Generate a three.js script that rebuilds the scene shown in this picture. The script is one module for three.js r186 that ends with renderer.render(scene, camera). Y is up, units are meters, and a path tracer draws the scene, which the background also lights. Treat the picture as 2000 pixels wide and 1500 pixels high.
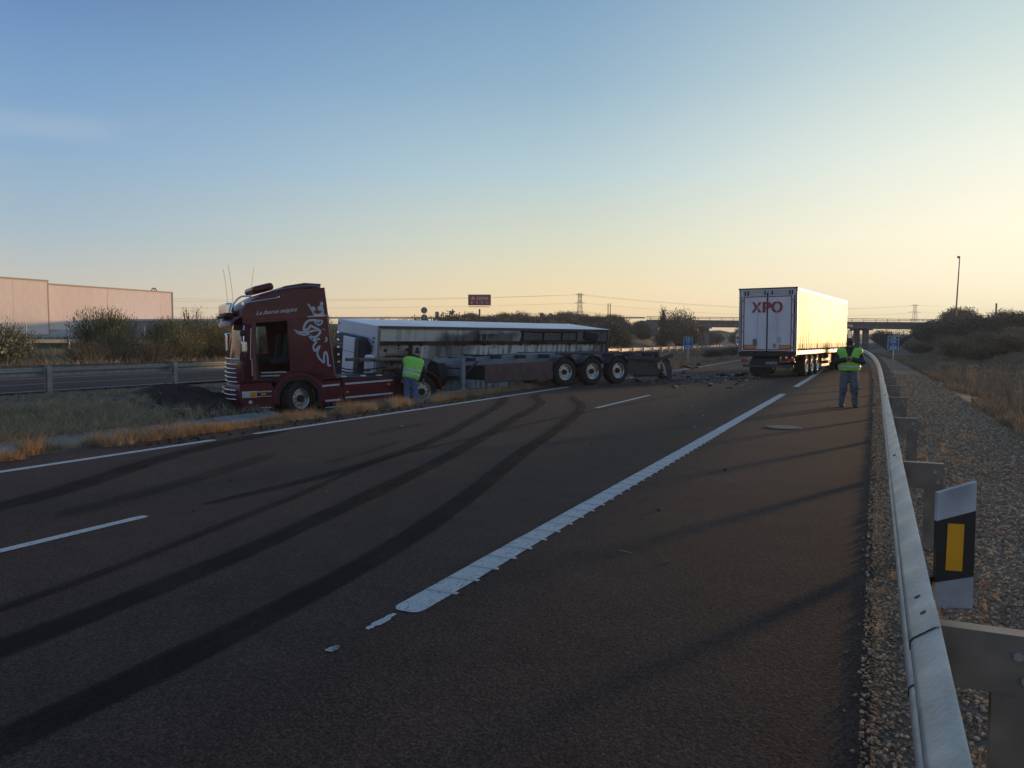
import * as THREE from 'three';
import { mergeGeometries, mergeVertices, toCreasedNormals } from 'three/addons/utils/BufferGeometryUtils.js';
import { RoundedBoxGeometry } from 'three/addons/geometries/RoundedBoxGeometry.js';
import { MarchingCubes } from 'three/addons/objects/MarchingCubes.js';
import { TextGeometry } from 'three/addons/geometries/TextGeometry.js';
import { FontLoader } from 'three/addons/loaders/FontLoader.js';

// ---------------------------------------------------------------- camera, sky, sun, exposure
// The road runs along -z; x is metres to the side of the asphalt's edge, s = -z metres along it.
const R = Math.PI / 180, TAU = Math.PI * 2;
const scene = new THREE.Scene();
const camera = new THREE.PerspectiveCamera(53.13, 4 / 3, 0.1, 6000);
camera.rotation.order = 'YXZ';
camera.position.set(0, 1.65, 0);
camera.rotation.set(-3.205 * R, 25.3 * R, 0);
const renderer = new THREE.WebGLRenderer({ antialias: true });
renderer.toneMapping = THREE.LinearToneMapping;
renderer.toneMappingExposure = 1.16;
renderer.shadowMap.enabled = true;
scene.add(camera);

const SUN_AZ = 23.5, SUN_EL = 3.1;                 // degrees to the side of the road's direction; height
const sunDir = new THREE.Vector3(Math.sin(SUN_AZ * R) * Math.cos(SUN_EL * R), Math.sin(SUN_EL * R), -Math.cos(SUN_AZ * R) * Math.cos(SUN_EL * R));

const clamp = (x, a, b) => Math.min(b, Math.max(a, x));
const lerp = (a, b, t) => a + (b - a) * t;
const sstep = (x, a, b) => { const t = clamp((x - a) / (b - a), 0, 1); return t * t * (3 - 2 * t); };
const lin = (c) => { c /= 255; return c <= 0.04045 ? c / 12.92 : ((c + 0.055) / 1.055) ** 2.4; };
function rng(seed) { let a = seed >>> 0; return () => { a = (a + 0x6D2B79F5) | 0; let t = Math.imul(a ^ (a >>> 15), 1 | a); t = (t + Math.imul(t ^ (t >>> 7), 61 | t)) ^ t; return ((t ^ (t >>> 14)) >>> 0) / 4294967296; }; }
function hash2(x, y, s = 0) { let h = Math.imul(x | 0, 374761393) + Math.imul(y | 0, 668265263) + Math.imul(s | 0, 1442695041); h = Math.imul(h ^ (h >>> 13), 1274126177); return ((h ^ (h >>> 16)) >>> 0) / 4294967296; }
function vnoise(x, y, s = 0, per = 0) {
  const xi = Math.floor(x), yi = Math.floor(y), fx = x - xi, fy = y - yi, u = fx * fx * (3 - 2 * fx), v = fy * fy * (3 - 2 * fy);
  const m = (k) => (per ? ((k % per) + per) % per : k);
  const a = hash2(m(xi), m(yi), s), b = hash2(m(xi + 1), m(yi), s), c = hash2(m(xi), m(yi + 1), s), d = hash2(m(xi + 1), m(yi + 1), s);
  return lerp(lerp(a, b, u), lerp(c, d, u), v);
}
function fbm(x, y, s = 0, oct = 4, per = 0) { let f = 0, a = 0.5, t = 0; for (let i = 0; i < oct; i++) { f += a * vnoise(x, y, s + i, per); t += a; a *= 0.5; x *= 2; y *= 2; per *= 2; } return f / t; }

{ // the sky after sunrise: colours by height (rows) and by angle from the sun (columns)
  const EL = [-90, -6, 0, 3, 7, 12, 18, 24, 40, 90], AZ = [0, 14, 46, 80, 180];
  const T = [
    [[120, 105, 85], [120, 105, 85], [110, 98, 82], [98, 92, 84], [90, 88, 86]],
    [[200, 175, 135], [195, 172, 132], [170, 150, 118], [140, 128, 110], [115, 112, 115]],
    [[255, 240, 205], [255, 240, 192], [253, 216, 154], [218, 192, 162], [190, 168, 166]],
    [[255, 247, 222], [255, 245, 212], [239, 217, 172], [192, 190, 178], [192, 178, 180]],
    [[254, 247, 226], [253, 246, 220], [208, 211, 190], [157, 179, 191], [176, 180, 194]],
    [[244, 244, 226], [232, 236, 222], [172, 196, 202], [130, 164, 194], [150, 172, 198]],
    [[214, 226, 218], [198, 214, 210], [138, 170, 192], [106, 144, 185], [126, 156, 191]],
    [[180, 201, 205], [166, 189, 197], [115, 150, 182], [80, 115, 162], [102, 135, 176]],
    [[140, 170, 190], [130, 162, 186], [100, 137, 176], [80, 117, 166], [88, 123, 170]],
    [[74, 110, 158], [74, 110, 158], [73, 109, 157], [72, 108, 157], [72, 108, 157]]];
  const W = 1024, H = 512, data = new Float32Array(W * H * 4);
  const seg = (arr, v) => { let i = 0; while (i < arr.length - 2 && v > arr[i + 1]) i++; const t = clamp((v - arr[i]) / (arr[i + 1] - arr[i]), 0, 1); return [i, t]; };
  for (let y = 0; y < H; y++) for (let x = 0; x < W; x++) {
    const el = (y + 0.5) / H * 180 - 90, phi = (x + 0.5) / W * TAU;   // three.js: u = atan2(z, x) / 2pi + 0.5
    const dx = -Math.cos(phi), dz = -Math.sin(phi);
    const az = Math.atan2(dx, -dz) / R;
    let da = Math.abs(az - SUN_AZ); if (da > 180) da = 360 - da;
    const [i, t] = seg(EL, el), [j, u] = seg(AZ, da), su = u * u * (3 - 2 * u) * 0.35 + u * 0.65;
    const cirrus = el > 2 && el < 40 ? sstep(fbm(az * 0.06 + el * 0.1, el * 0.6 - az * 0.05, 75, 4), 0.48, 0.78) * sstep(el, 7, 12) * sstep(el, 16.5, 13) * sstep(da, 55, 72) : 0;
    for (let k = 0; k < 3; k++) {
      const c = lerp(lerp(lin(T[i][j][k]), lin(T[i][j + 1][k]), su), lerp(lin(T[i + 1][j][k]), lin(T[i + 1][j + 1][k]), su), t);
      data[(y * W + x) * 4 + k] = lerp(c, [0.5, 0.56, 0.62][k], cirrus * 0.2);
    }
    data[(y * W + x) * 4 + 3] = 1;
  }
  const sky = new THREE.DataTexture(data, W, H, THREE.RGBAFormat, THREE.FloatType);
  sky.mapping = THREE.EquirectangularReflectionMapping; sky.magFilter = sky.minFilter = THREE.LinearFilter; sky.wrapS = THREE.RepeatWrapping; sky.needsUpdate = true;
  scene.background = sky; scene.environment = sky;
}
const sun = new THREE.DirectionalLight(new THREE.Color().setRGB(1, 0.60, 0.28), 4.4);
sun.position.copy(sunDir).multiplyScalar(150).add(new THREE.Vector3(-10, 0, -30));
sun.target.position.set(-10, 0, -30);
sun.castShadow = true; sun.shadow.radius = 6; sun.shadow.mapSize.set(4096, 4096);
Object.assign(sun.shadow.camera, { left: -70, right: 70, top: 60, bottom: -60, near: 1, far: 400 });
scene.add(sun, sun.target);
scene.fog = new THREE.FogExp2(new THREE.Color().setRGB(0.95, 0.90, 0.82), 0.0005);

// ---------------------------------------------------------------- helpers
const taken = new Map();
function numbered(n) { const k = taken.get(n) || 0; taken.set(n, k + 1); return k ? n + '_' + String(k).padStart(3, '0') : n; }
function shade(o) { o.traverse((m) => { if (m.isMesh) { m.castShadow = m.receiveShadow = true; } }); return o; }
function thing(name, label, category, [x, y, z] = [0, 0, 0], turn = 0, group) {
  const o = new THREE.Group(); o.name = numbered(name); o.position.set(x, y, z); o.rotation.y = turn;
  o.userData = { label, category }; if (group) o.userData.group = group; scene.add(o); return o;
}
function single(name, geo, mat, label, category, group, kind) {
  const o = new THREE.Mesh(geo, mat); o.name = numbered(name); o.userData = { label, category };
  if (group) o.userData.group = group; if (kind) o.userData.kind = kind;
  o.castShadow = o.receiveShadow = true; scene.add(o); return o;
}
function part(name, geo, mat, parent, label) {
  const o = new THREE.Mesh(Array.isArray(geo) ? merge(geo) : geo, mat); o.name = name; if (label) o.userData.label = label;
  o.castShadow = o.receiveShadow = true; parent.add(o); return o;
}
function struct(name, geo, mat, label) { const o = single(name, geo, mat, label || name.replace(/_/g, ' '), name.replace(/_/g, ' ')); o.userData.kind = 'structure'; delete o.userData.category; return o; }
function copy(o, [x, y, z], turn, label, group) {
  const c = o.clone(); c.name = numbered(o.name.replace(/_\d{3}$/, '')); c.position.set(x, y, z); c.rotation.y = turn; c.userData = { ...o.userData };
  if (label) c.userData.label = label; if (group) c.userData.group = group; scene.add(c); return c;
}
function merge(list) {
  const gs = list.flat().map((g) => { g = g.index ? g.toNonIndexed() : g; for (const k of Object.keys(g.attributes)) if (!['position', 'normal', 'uv'].includes(k)) g.deleteAttribute(k); if (!g.attributes.uv) g.setAttribute('uv', new THREE.BufferAttribute(new Float32Array(g.attributes.position.count * 2), 2)); if (!g.attributes.normal) g.computeVertexNormals(); return g; });
  return gs.length === 1 ? gs[0] : mergeGeometries(gs);
}
const tr = (g, x = 0, y = 0, z = 0, rx = 0, ry = 0, rz = 0) => g.applyMatrix4(new THREE.Matrix4().compose(new THREE.Vector3(x, y, z), new THREE.Quaternion().setFromEuler(new THREE.Euler(rx, ry, rz)), new THREE.Vector3(1, 1, 1)));
const bx = (w, h, d, x, y, z, rx, ry, rz) => tr(new THREE.BoxGeometry(w, h, d), x, y, z, rx, ry, rz);
const rb = (w, h, d, x, y, z, r = 0.02, rx, ry, rz) => tr(new RoundedBoxGeometry(w, h, d, 2, Math.min(r, w / 2.01, h / 2.01, d / 2.01)), x, y, z, rx, ry, rz);
const span = (x0, x1, y0, y1, z0, z1, r) => (r ? rb(x1 - x0, y1 - y0, z1 - z0, (x0 + x1) / 2, (y0 + y1) / 2, (z0 + z1) / 2, r) : bx(x1 - x0, y1 - y0, z1 - z0, (x0 + x1) / 2, (y0 + y1) / 2, (z0 + z1) / 2));
const cyl = (r0, r1, h, x, y, z, axis = 'y', n = 20) => { const g = new THREE.CylinderGeometry(r0, r1, h, n); if (axis === 'x') g.rotateZ(-Math.PI / 2); if (axis === 'z') g.rotateX(Math.PI / 2); return g.translate(x, y, z); };
const V3 = (x, y, z) => new THREE.Vector3(x, y, z);
const tube = (pts, r, n = 8, seg = 0) => new THREE.TubeGeometry(pts.length === 2 ? new THREE.LineCurve3(V3(...pts[0]), V3(...pts[1])) : new THREE.CatmullRomCurve3(pts.map((p) => V3(...p))), seg || (pts.length === 2 ? 1 : pts.length * 5), r, n, false);
function bar(a, b, w, h) { const A = V3(...a), B = V3(...b), d = B.clone().sub(A), g = new THREE.BoxGeometry(d.length(), h, w); const m = new THREE.Matrix4(); const x = d.normalize(), up = Math.abs(x.y) > 0.98 ? V3(0, 0, 1) : V3(0, 1, 0), z = x.clone().cross(up).normalize(), y = z.clone().cross(x); m.makeBasis(x, y, z).setPosition(A.add(B).multiplyScalar(0.5)); return g.applyMatrix4(m); }
function shp(pts, holes = []) { const s = new THREE.Shape(pts.map((p) => new THREE.Vector2(...p))); for (const h of holes) s.holes.push(h.isPath ? h : new THREE.Path(h.map((p) => new THREE.Vector2(...p)))); return s; }
// a shape in the x-y plane between z0 and z1
function ext(shape, z0, z1, bevel = 0, seg = 2) { const g = new THREE.ExtrudeGeometry(Array.isArray(shape) ? shp(shape) : shape, { depth: z1 - z0 - 2 * bevel, bevelEnabled: bevel > 0, bevelSize: bevel, bevelOffset: -bevel, bevelThickness: bevel, bevelSegments: seg, curveSegments: 16 }); return g.translate(0, 0, z0 + bevel); }
function gridGeo(nu, nv, f, uvf) {       // f(i, j) -> [x, y, z]
  const pos = [], uv = [], idx = [];
  for (let j = 0; j < nv; j++) for (let i = 0; i < nu; i++) { const p = f(i, j); pos.push(...p); uv.push(...(uvf ? uvf(i, j, p) : [i / (nu - 1), j / (nv - 1)])); }
  for (let j = 0; j < nv - 1; j++) for (let i = 0; i < nu - 1; i++) { const a = j * nu + i, b = a + 1, c = a + nu, d = c + 1; idx.push(a, b, d, a, d, c); }
  const g = new THREE.BufferGeometry(); g.setAttribute('position', new THREE.Float32BufferAttribute(pos, 3)); g.setAttribute('uv', new THREE.Float32BufferAttribute(uv, 2)); g.setIndex(idx); g.computeVertexNormals(); return g;
}
function boxUV(g, k = 1) { // uv in metres from the face's own plane
  g = g.index ? g.toNonIndexed() : g; const p = g.attributes.position, n = g.attributes.normal, uv = new Float32Array(p.count * 2);
  for (let i = 0; i < p.count; i++) { const ax = Math.abs(n.getX(i)), ay = Math.abs(n.getY(i)), az = Math.abs(n.getZ(i)); let u, v; if (ay >= ax && ay >= az) { u = p.getX(i); v = p.getZ(i); } else if (ax >= az) { u = p.getZ(i); v = p.getY(i); } else { u = p.getX(i); v = p.getY(i); } uv[2 * i] = u * k; uv[2 * i + 1] = v * k; }
  g.setAttribute('uv', new THREE.BufferAttribute(uv, 2)); return g;
}
function tex(n, f, { srgb = true, repeat = true, m = n } = {}) { // f(u, v) -> grey or [r, g, b, a], 0..1
  const d = new Uint8Array(n * m * 4);
  for (let y = 0; y < m; y++) for (let x = 0; x < n; x++) { let c = f((x + 0.5) / n, (y + 0.5) / m); if (typeof c === 'number') c = [c, c, c]; for (let k = 0; k < 4; k++) d[(y * n + x) * 4 + k] = clamp(k === 3 ? (c[3] ?? 1) : c[k], 0, 1) * 255; }
  const t = new THREE.DataTexture(d, n, m); if (srgb) t.colorSpace = THREE.SRGBColorSpace; if (repeat) t.wrapS = t.wrapT = THREE.RepeatWrapping; t.magFilter = THREE.LinearFilter; t.minFilter = THREE.LinearMipmapLinearFilter; t.generateMipmaps = true; t.needsUpdate = true; return t;
}
function canvasTex(w, h, draw) { const c = document.createElement('canvas'); c.width = w; c.height = h; draw(c.getContext('2d'), w, h); const t = new THREE.CanvasTexture(c); t.colorSpace = THREE.SRGBColorSpace; return t; }
const rgb = (r, g, b) => new THREE.Color().setRGB(r, g, b);
const std = (c, roughness = 0.8, metalness = 0, o = {}) => new THREE.MeshStandardMaterial({ color: Array.isArray(c) ? rgb(...c) : c, roughness, metalness, ...o });
const phys = (c, o) => new THREE.MeshPhysicalMaterial({ color: rgb(...c), ...o });

// ---------------------------------------------------------------- textures and shared materials
const patchy = tex(512, (u, v) => 0.62 + 0.38 * fbm(u * 6, v * 6, 3, 5, 6));                     // dust and weather, in metres
const streaky = tex(512, (u, v) => { const a = fbm(u * 40, v * 3, 9, 3, 40), b = fbm(u * 5, v * 5, 12, 4, 5); return 0.66 + 0.2 * a + 0.14 * b; });
const fineBump = tex(256, (u, v) => 0.6 * vnoise(u * 64, v * 64, 5, 64) + 0.4 * vnoise(u * 128, v * 128, 6, 128), { srgb: false });
const grit = tex(1024, (u, v) => {                       // asphalt chippings, 2.2 m across
  const a = vnoise(u * 230, v * 230, 21, 230), b = vnoise(u * 460, v * 460, 22, 460), c = fbm(u * 8, v * 8, 23, 4, 8);
  const k = 0.28 + 0.34 * a + 0.36 * b + 0.14 * c + (b > 0.80 && a > 0.55 ? 0.36 : 0); return [k, k * 0.985, k * 0.97];
});
const gritBump = tex(512, (u, v) => 0.6 * vnoise(u * 170, v * 170, 31, 170) + 0.4 * vnoise(u * 250, v * 250, 32, 250), { srgb: false });
const M = {
  asphalt: phys([0.118, 0.073, 0.052], { roughness: 0.9, specularIntensity: 0.35, map: grit, bumpMap: gritBump, bumpScale: 0.0014, vertexColors: true }),
  paint: std([0.62, 0.62, 0.60], 0.75, 0, { map: tex(512, (u, v) => { const k = fbm(u * 10, v * 10, 41, 5, 10), s = vnoise(u * 160, v * 160, 42, 160) * 0.6 + vnoise(u * 80, v * 80, 43, 80) * 0.4; const hole = s > 0.80 - 0.25 * sstep(k, 0.5, 0.75); return hole ? [0.42, 0.4, 0.38, 1] : [0.78 + 0.2 * k, 0.78 + 0.2 * k, 0.77 + 0.2 * k, 1]; }), bumpMap: gritBump, bumpScale: 0.002 }),
  shadedZinc: std([0.34, 0.285, 0.215], 0.65, 0.25, { map: patchy }),  // same zinc as the rails, with brown shade and glare painted into its colour
  galv: std([0.50, 0.475, 0.43], 0.55, 0.35, { map: tex(512, (u, v) => 0.74 + 0.2 * fbm(u * 12, v * 12, 51, 4, 12) + 0.08 * vnoise(u * 90, v * 90, 52, 90)), roughnessMap: tex(256, (u, v) => 0.65 + 0.35 * fbm(u * 8, v * 8, 53, 4, 8), { srgb: false }) }),
  concrete: std([0.30, 0.29, 0.27], 0.9, 0, { map: patchy, bumpMap: fineBump, bumpScale: 0.003 }),
  rubber: std([0.018, 0.018, 0.019], 0.85, 0, { map: patchy }),
  darkMetal: std([0.032, 0.036, 0.042], 0.6, 0.4, { map: patchy }),
  black: std([0.015, 0.015, 0.017], 0.6),
  chrome: std([0.72, 0.73, 0.75], 0.16, 1),
  alloy: std([0.62, 0.64, 0.66], 0.28, 1),
  amber: phys([0.75, 0.22, 0.02], { roughness: 0.25 }),
  redLamp: phys([0.45, 0.02, 0.02], { roughness: 0.25 }),
  glass: phys([0.75, 0.8, 0.8], { roughness: 0.03, transmission: 1, thickness: 0, ior: 1.5 }),
  lampGlass: phys([0.7, 0.75, 0.8], { roughness: 0.08, metalness: 0.4, clearcoat: 1 }),
};

// ---------------------------------------------------------------- the lie of the land
const YAW = 25.3 * R, cY = Math.cos(YAW), sY = Math.sin(YAW);
const bend = (s) => -(Math.max(0, s - 25) ** 2) / 3200;                 // the motorway turns away gently
const P = (L, s, y = 0) => [L + bend(s), y, -s];                         // a point beside the road
const deep = (x, s) => -x * sY + s * cY, across = (x, s) => x * cY + s * sY;
function land(x, s) {                    // height of the ground
  const L = x - bend(s), D = deep(x, s), near = sstep(s, 24, 17);
  let h;
  const n = (fbm(x * 0.35, s * 0.35, 61, 3) - 0.5);
  if (L > -11.1 && L < 0.0) h = -0.06;
  else if (L >= 0) h = L < 2.2 ? -0.010 - L * 0.05 : L < 5 ? lerp(-0.115, -0.75, sstep(L, 2.2, 5)) : lerp(-0.75, 0.9, sstep(L, 6.5, 17)) + n * 0.35 * sstep(L, 4, 8);
  else if (L > -20.2) {
    const up = 0.9 * lerp(sstep(L, -17.6, -20.2), sstep(L, -14.9, -20.2), near);
    h = lerp(0, -0.40, sstep(L, -11.1, -12.6)) + 0.65 * up + n * 0.14 * sstep(L, -11.2, -12);
    if (s < 16.2 && L < -12.45 && L > -14.75) h = Math.min(h, -0.55);
  } else if (L > -33) h = 0.19;
  else h = lerp(0.25, 1.0, sstep(L, -33, -60)) + n * 0.4 * sstep(L, -33, -36);
  // the overpass's banks
  const ridge = D < 200 ? sstep(D, 128, 193) : sstep(D, 285, 208);
  h = Math.max(h, h + 4.9 * ridge * Math.max(sstep(L, -35, -50), sstep(L, 17, 32)));
  h += 13 * sstep(D, 420, 1300) * (0.55 + 0.9 * fbm(x * 0.0022, s * 0.0022, 64, 3)) * (L < -33 || L > 5 || D > 700 ? 1 : 0.2);
  return h;
}
const stations = (list) => { const out = []; for (const [a, b, n] of list) for (let i = 0; i < n; i++) out.push(lerp(a, b, i / n)); out.push(list.at(-1)[1]); return out; };
{
  const us = stations([[-1500, -400, 14], [-400, -120, 28], [-120, -40, 40], [-40, -21, 38], [-21, -10.4, 66], [-10.4, 0, 6], [0, 8, 40], [8, 30, 40], [30, 120, 40], [120, 500, 24], [500, 1500, 12]]);
  const ss = stations([[-40, 0, 10], [0, 40, 130], [40, 90, 60], [90, 300, 90], [300, 700, 40], [700, 2000, 30]]);
  const g = gridGeo(us.length, ss.length, (i, j) => { const x = us[i] + bend(Math.min(ss[j], 320)); return [x, land(x, ss[j]), -ss[j]]; }, (i, j) => [us[i] / 3, ss[j] / 3]);
  const col = [], p = g.attributes.position;
  for (let i = 0; i < p.count; i++) {
    const x = p.getX(i), s = -p.getZ(i), L = x - bend(s), D = deep(x, s), n = fbm(x * 0.5, s * 0.5, 65, 4), n2 = fbm(x * 0.06, s * 0.06, 66, 3);
    let c = L > 0 && D < 190 ? [0.21, 0.155, 0.09] : [0.15, 0.115, 0.065];                                                     // dry grass and soil; past the verge the haze glare is painted in, lighter
    if (L > 0 && L < 2.6) c = [0.25, 0.175, 0.115];                                   // gravel verge
    else if (L > -20.2 && L < -11) c = [0.19, 0.14, 0.085];
    else if (L < -58 && L > -105 && D < 140) c = [0.06, 0.10, 0.035];                 // green field
    else if (D > 250) c = n2 > 0.5 ? [0.20, 0.17, 0.10] : [0.12, 0.12, 0.06];
    const k = 0.65 + 0.7 * n; col.push(c[0] * k, c[1] * k, c[2] * k);
  }
  g.setAttribute('color', new THREE.Float32BufferAttribute(col, 3));
  struct('ground', g, std([1, 1, 1], 0.95, 0, { vertexColors: true, map: tex(1024, (u, v) => { const a = vnoise(u * 200, v * 200, 71, 200), b = vnoise(u * 400, v * 400, 72, 400), c = fbm(u * 12, v * 12, 73, 4, 12); return 0.45 + 0.25 * a + 0.2 * b + 0.25 * c; }), bumpMap: gritBump, bumpScale: 0.012 }), 'dry grassy ground on both sides of the motorway');
}
function strip(L0, L1, s0, s1, y, nl, ds) { // a sheet that follows the road
  const n = Math.max(2, Math.ceil((s1 - s0) / ds) + 1), m = nl;
  return gridGeo(m, n, (i, j) => P(lerp(L0, L1, i / (m - 1)), lerp(s0, s1, j / (n - 1)), typeof y === 'function' ? y(lerp(L0, L1, i / (m - 1))) : y), (i, j) => [lerp(L0, L1, i / (m - 1)) / 2.2, lerp(s0, s1, j / (n - 1)) / 2.2]);
}
function paved(name, L0, L1, y, label, seed) {
  const g = mergeVertices(merge([strip(L0, L1, -14, 60, y, 46, 0.3), strip(L0, L1, 60, 330, y, 14, 3)])), p = g.attributes.position, col = [];
  for (let i = 0; i < p.count; i++) { const x = p.getX(i), s = -p.getZ(i), L = x - bend(s);
    const a = fbm(L * 0.9, s * 0.25, seed, 4), b = fbm(L * 2.5, s * 0.16, seed + 9, 3), c = fbm(L * 3.2, s * 3.2, seed + 14, 3); const k = 0.70 + 0.26 * a + 0.22 * b + 0.12 * c; col.push(k, k * (1.0 + 0.05 * (a - 0.5)), k * (1.02 + 0.14 * (a - 0.45))); }
  g.setAttribute('color', new THREE.Float32BufferAttribute(col, 3)); g.computeVertexNormals();
  return struct(name, g, M.asphalt, label);
}
const road = paved('road', -10.95, 0.02, 0, 'brownish asphalt carriageway with tyre marks', 81);
const road2 = paved('opposite_road', -32.4, -20.75, 0.25, 'asphalt carriageway beyond the median barrier', 91);
// painted lines: each dash is a piece of its road
function dash(parent, name, L, w, s0, s1, y = 0.005, ragged = 0) {
  const len = s1 - s0, rows = [0, 0.006, 0.018, 0.035, 0.06, 0.09]; for (let q = 0.2; q < len - 0.2; q += 0.15) rows.push(q); for (const q of [0.09, 0.06, 0.035, 0.018, 0.006, 0]) rows.push(len - q); const n = rows.length, r = rng(Math.round(L * 100 + s0 * 7 + 999));
  const e = Array.from({ length: n }, () => [(r() - 0.5) * ragged, (r() - 0.5) * ragged]);
  const g = gridGeo(3, n, (i, j) => { const t = rows[j] / len, endR = ragged ? Math.max(0, 1 - Math.min(rows[j], len - rows[j]) / 0.1) : 0; return P(L + (i - 1) * (w / 2) * (1 - 0.55 * (1 - Math.sqrt(Math.max(0, 1 - endR * endR)))) + (i === 0 ? e[j][0] : i === 2 ? e[j][1] : 0), lerp(s0, s1, t), y); }, (i, j) => [(i - 1) * w, s0 + rows[j]]);
  return part(name, g, M.paint, parent);
}
for (let k = -1; k < 11; k++) { // shoulder line: 21 m dashes with raised ribs
  const s0 = 3.88 + k * 25.4, s1 = s0 + 21.3, d = dash(road, 'shoulder_line_dash', -2.56, 0.205, s0, s1, 0.005, 0.006);
  if (k === 0) for (let q = 0; q < 34; q++) part('rib', rb(0.232, 0.007, 0.04, ...P(-2.543, s0 + 0.42 + q * 0.3, 0.0055), 0.003), M.paint, d);
}
for (let k = -1; k < 14; k++) dash(road, 'lane_dash', -6.18, 0.115, k * 17.9, k * 17.9 + 5.0, 0.005, 0.005);
dash(road, 'edge_line', -9.93, 0.16, -6, 9.4, 0.005, 0.008);
dash(road, 'edge_line', -9.93, 0.16, 10.3, 25.8, 0.005, 0.012); dash(road, 'edge_line', -9.93, 0.16, 31, 300, 0.005, 0.004);
for (const [a, b, w] of [[3.54, 3.82, 0.045], [3.2, 3.27, 0.06]]) dash(road, 'setting_out_mark', -2.59, w, a, b, 0.005, 0.02);
dash(road2, 'edge_line', -21.1, 0.15, -10, 300, 0.256); dash(road2, 'edge_line', -28.4, 0.15, -10, 300, 0.256);
for (let k = 0; k < 16; k++) dash(road2, 'lane_dash', -24.6, 0.13, k * 17 + 10, k * 17 + 21, 0.256);
// rubber left by skidding tyres
const skidTex = (dens) => tex(256, (u, v) => { const e = sstep(u, 0, 0.09) * sstep(u, 1, 0.91), s = (0.5 + 0.6 * vnoise(u * 16, v * 1.3, 95, 0)) * (0.72 + 0.4 * vnoise(3, v * 6, 98)), g = vnoise(u * 50, v * 220, 96) * 0.5 + vnoise(u * 90, v * 400, 97) * 0.5; return [1, 1, 1, clamp(e * dens * s * (0.55 + 0.9 * g), 0, 1)]; });
const skidM = [0.70, 0.38].map((d) => phys([0.012, 0.010, 0.009], { roughness: 0.95, specularIntensity: 0.25, map: skidTex(d), transparent: true }));
function skid(pts, w, m, y = 0.0095) {
  const c = new THREE.CatmullRomCurve3(pts.map(([x, s]) => V3(x, 0, -s))), n = pts.length * 10, q = c.getSpacedPoints(n), len = c.getLength();
  const g = gridGeo(5, n + 1, (i, j) => { const a = q[Math.max(0, j - 1)], b = q[Math.min(n, j + 1)], d = b.clone().sub(a).normalize(); const ww = sstep(j / n, -0.02, 0.07) * sstep(j / n, 1.03, 0.94) * (typeof w === 'function' ? w(j / n) : w) * (0.92 + 0.16 * vnoise(j * 0.4, 3, 77)); return [q[j].x - d.z * (i - 2) / 4 * ww, y, q[j].z + d.x * (i - 2) / 4 * ww]; }, (i, j) => [i / 4, j / n * len / 1.6]);
  part('skid_mark', g, skidM[m], road);
}
skid([[-9.85, 20.4], [-9.3, 19.1], [-8.7, 17.6], [-7.42, 13.68], [-6.6, 10.94], [-6.22, 8.95], [-6.05, 7.08], [-6.1, 5.6]], (t) => 0.30 - 0.12 * t, 0);
skid([[-9.5, 22.3], [-9.1, 20.9], [-8.1, 18.96], [-7.55, 17.29], [-6.98, 15.03], [-6.13, 11.92], [-5.34, 8.86], [-4.7, 5.9], [-4.4, 4.29], [-4.2, 2.4], [-4.15, 0]], 0.27, 0, 0.0105);
skid([[-8.3, 21.9], [-7.6, 20.2], [-6.9, 18.8], [-6.24, 16.85], [-5.52, 14.03], [-4.67, 10.23], [-3.82, 6.84], [-3.43, 4.91], [-3.25, 3.2], [-3.2, 1.2], [-3.2, -1]], 0.27, 0, 0.0115);
skid([[-9.75, 11.0], [-9.5, 9.13], [-8.96, 7.4], [-8.1, 5.5], [-7.8, 4.4], [-7.6, 2]], 0.38, 0, 0.0125);
skid([[-6.3, 10.4], [-6.1, 8.4], [-5.6, 6.59], [-5.19, 4.79], [-4.93, 3.62], [-4.75, 2.2]], 0.11, 0, 0.0135);
skid([[-6.3, 9.0], [-6.14, 11], [-6.16, 14.26], [-5.87, 18.4], [-5.3, 23.5]], 0.16, 1, 0.0145);
skid([[-7.05, 10.6], [-6.85, 9.8], [-6.7, 9.0], [-6.65, 8.2]], 0.15, 1, 0.0175);
skid([[-8.1, 13.2], [-8.0, 11]], 0.16, 1, 0.0185);
skid([[-7.9, 8.6], [-7.3, 6.6], [-6.9, 4.6]], 0.3, 1, 0.0195);
{ // stone-lined ditch in the median, slab by slab
  const ditch = new THREE.Group(); ditch.name = 'drainage_channel'; ditch.userData = { label: 'pale concrete drainage channel laid along the grassy median', kind: 'structure' }; scene.add(ditch);
  const prof = [[-12.35, -0.30], [-13.1, -0.43], [-13.9, -0.45], [-14.85, -0.26], [-14.85, -0.4], [-13.9, -0.6], [-13.1, -0.6], [-12.35, -0.45]];
  const r = rng(5);
  for (let k = 0; k < 8; k++) { const s0 = -1.5 + k * 2.2, g = ext(prof.map(([x, y]) => [x, y + (r() - 0.5) * 0.012]), -s0 - 2.17, -s0, 0.012); part('slab', tr(boxUV(g, 0.5), 0, (r() - 0.5) * 0.03, 0), M.concrete, ditch); }
}
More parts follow.
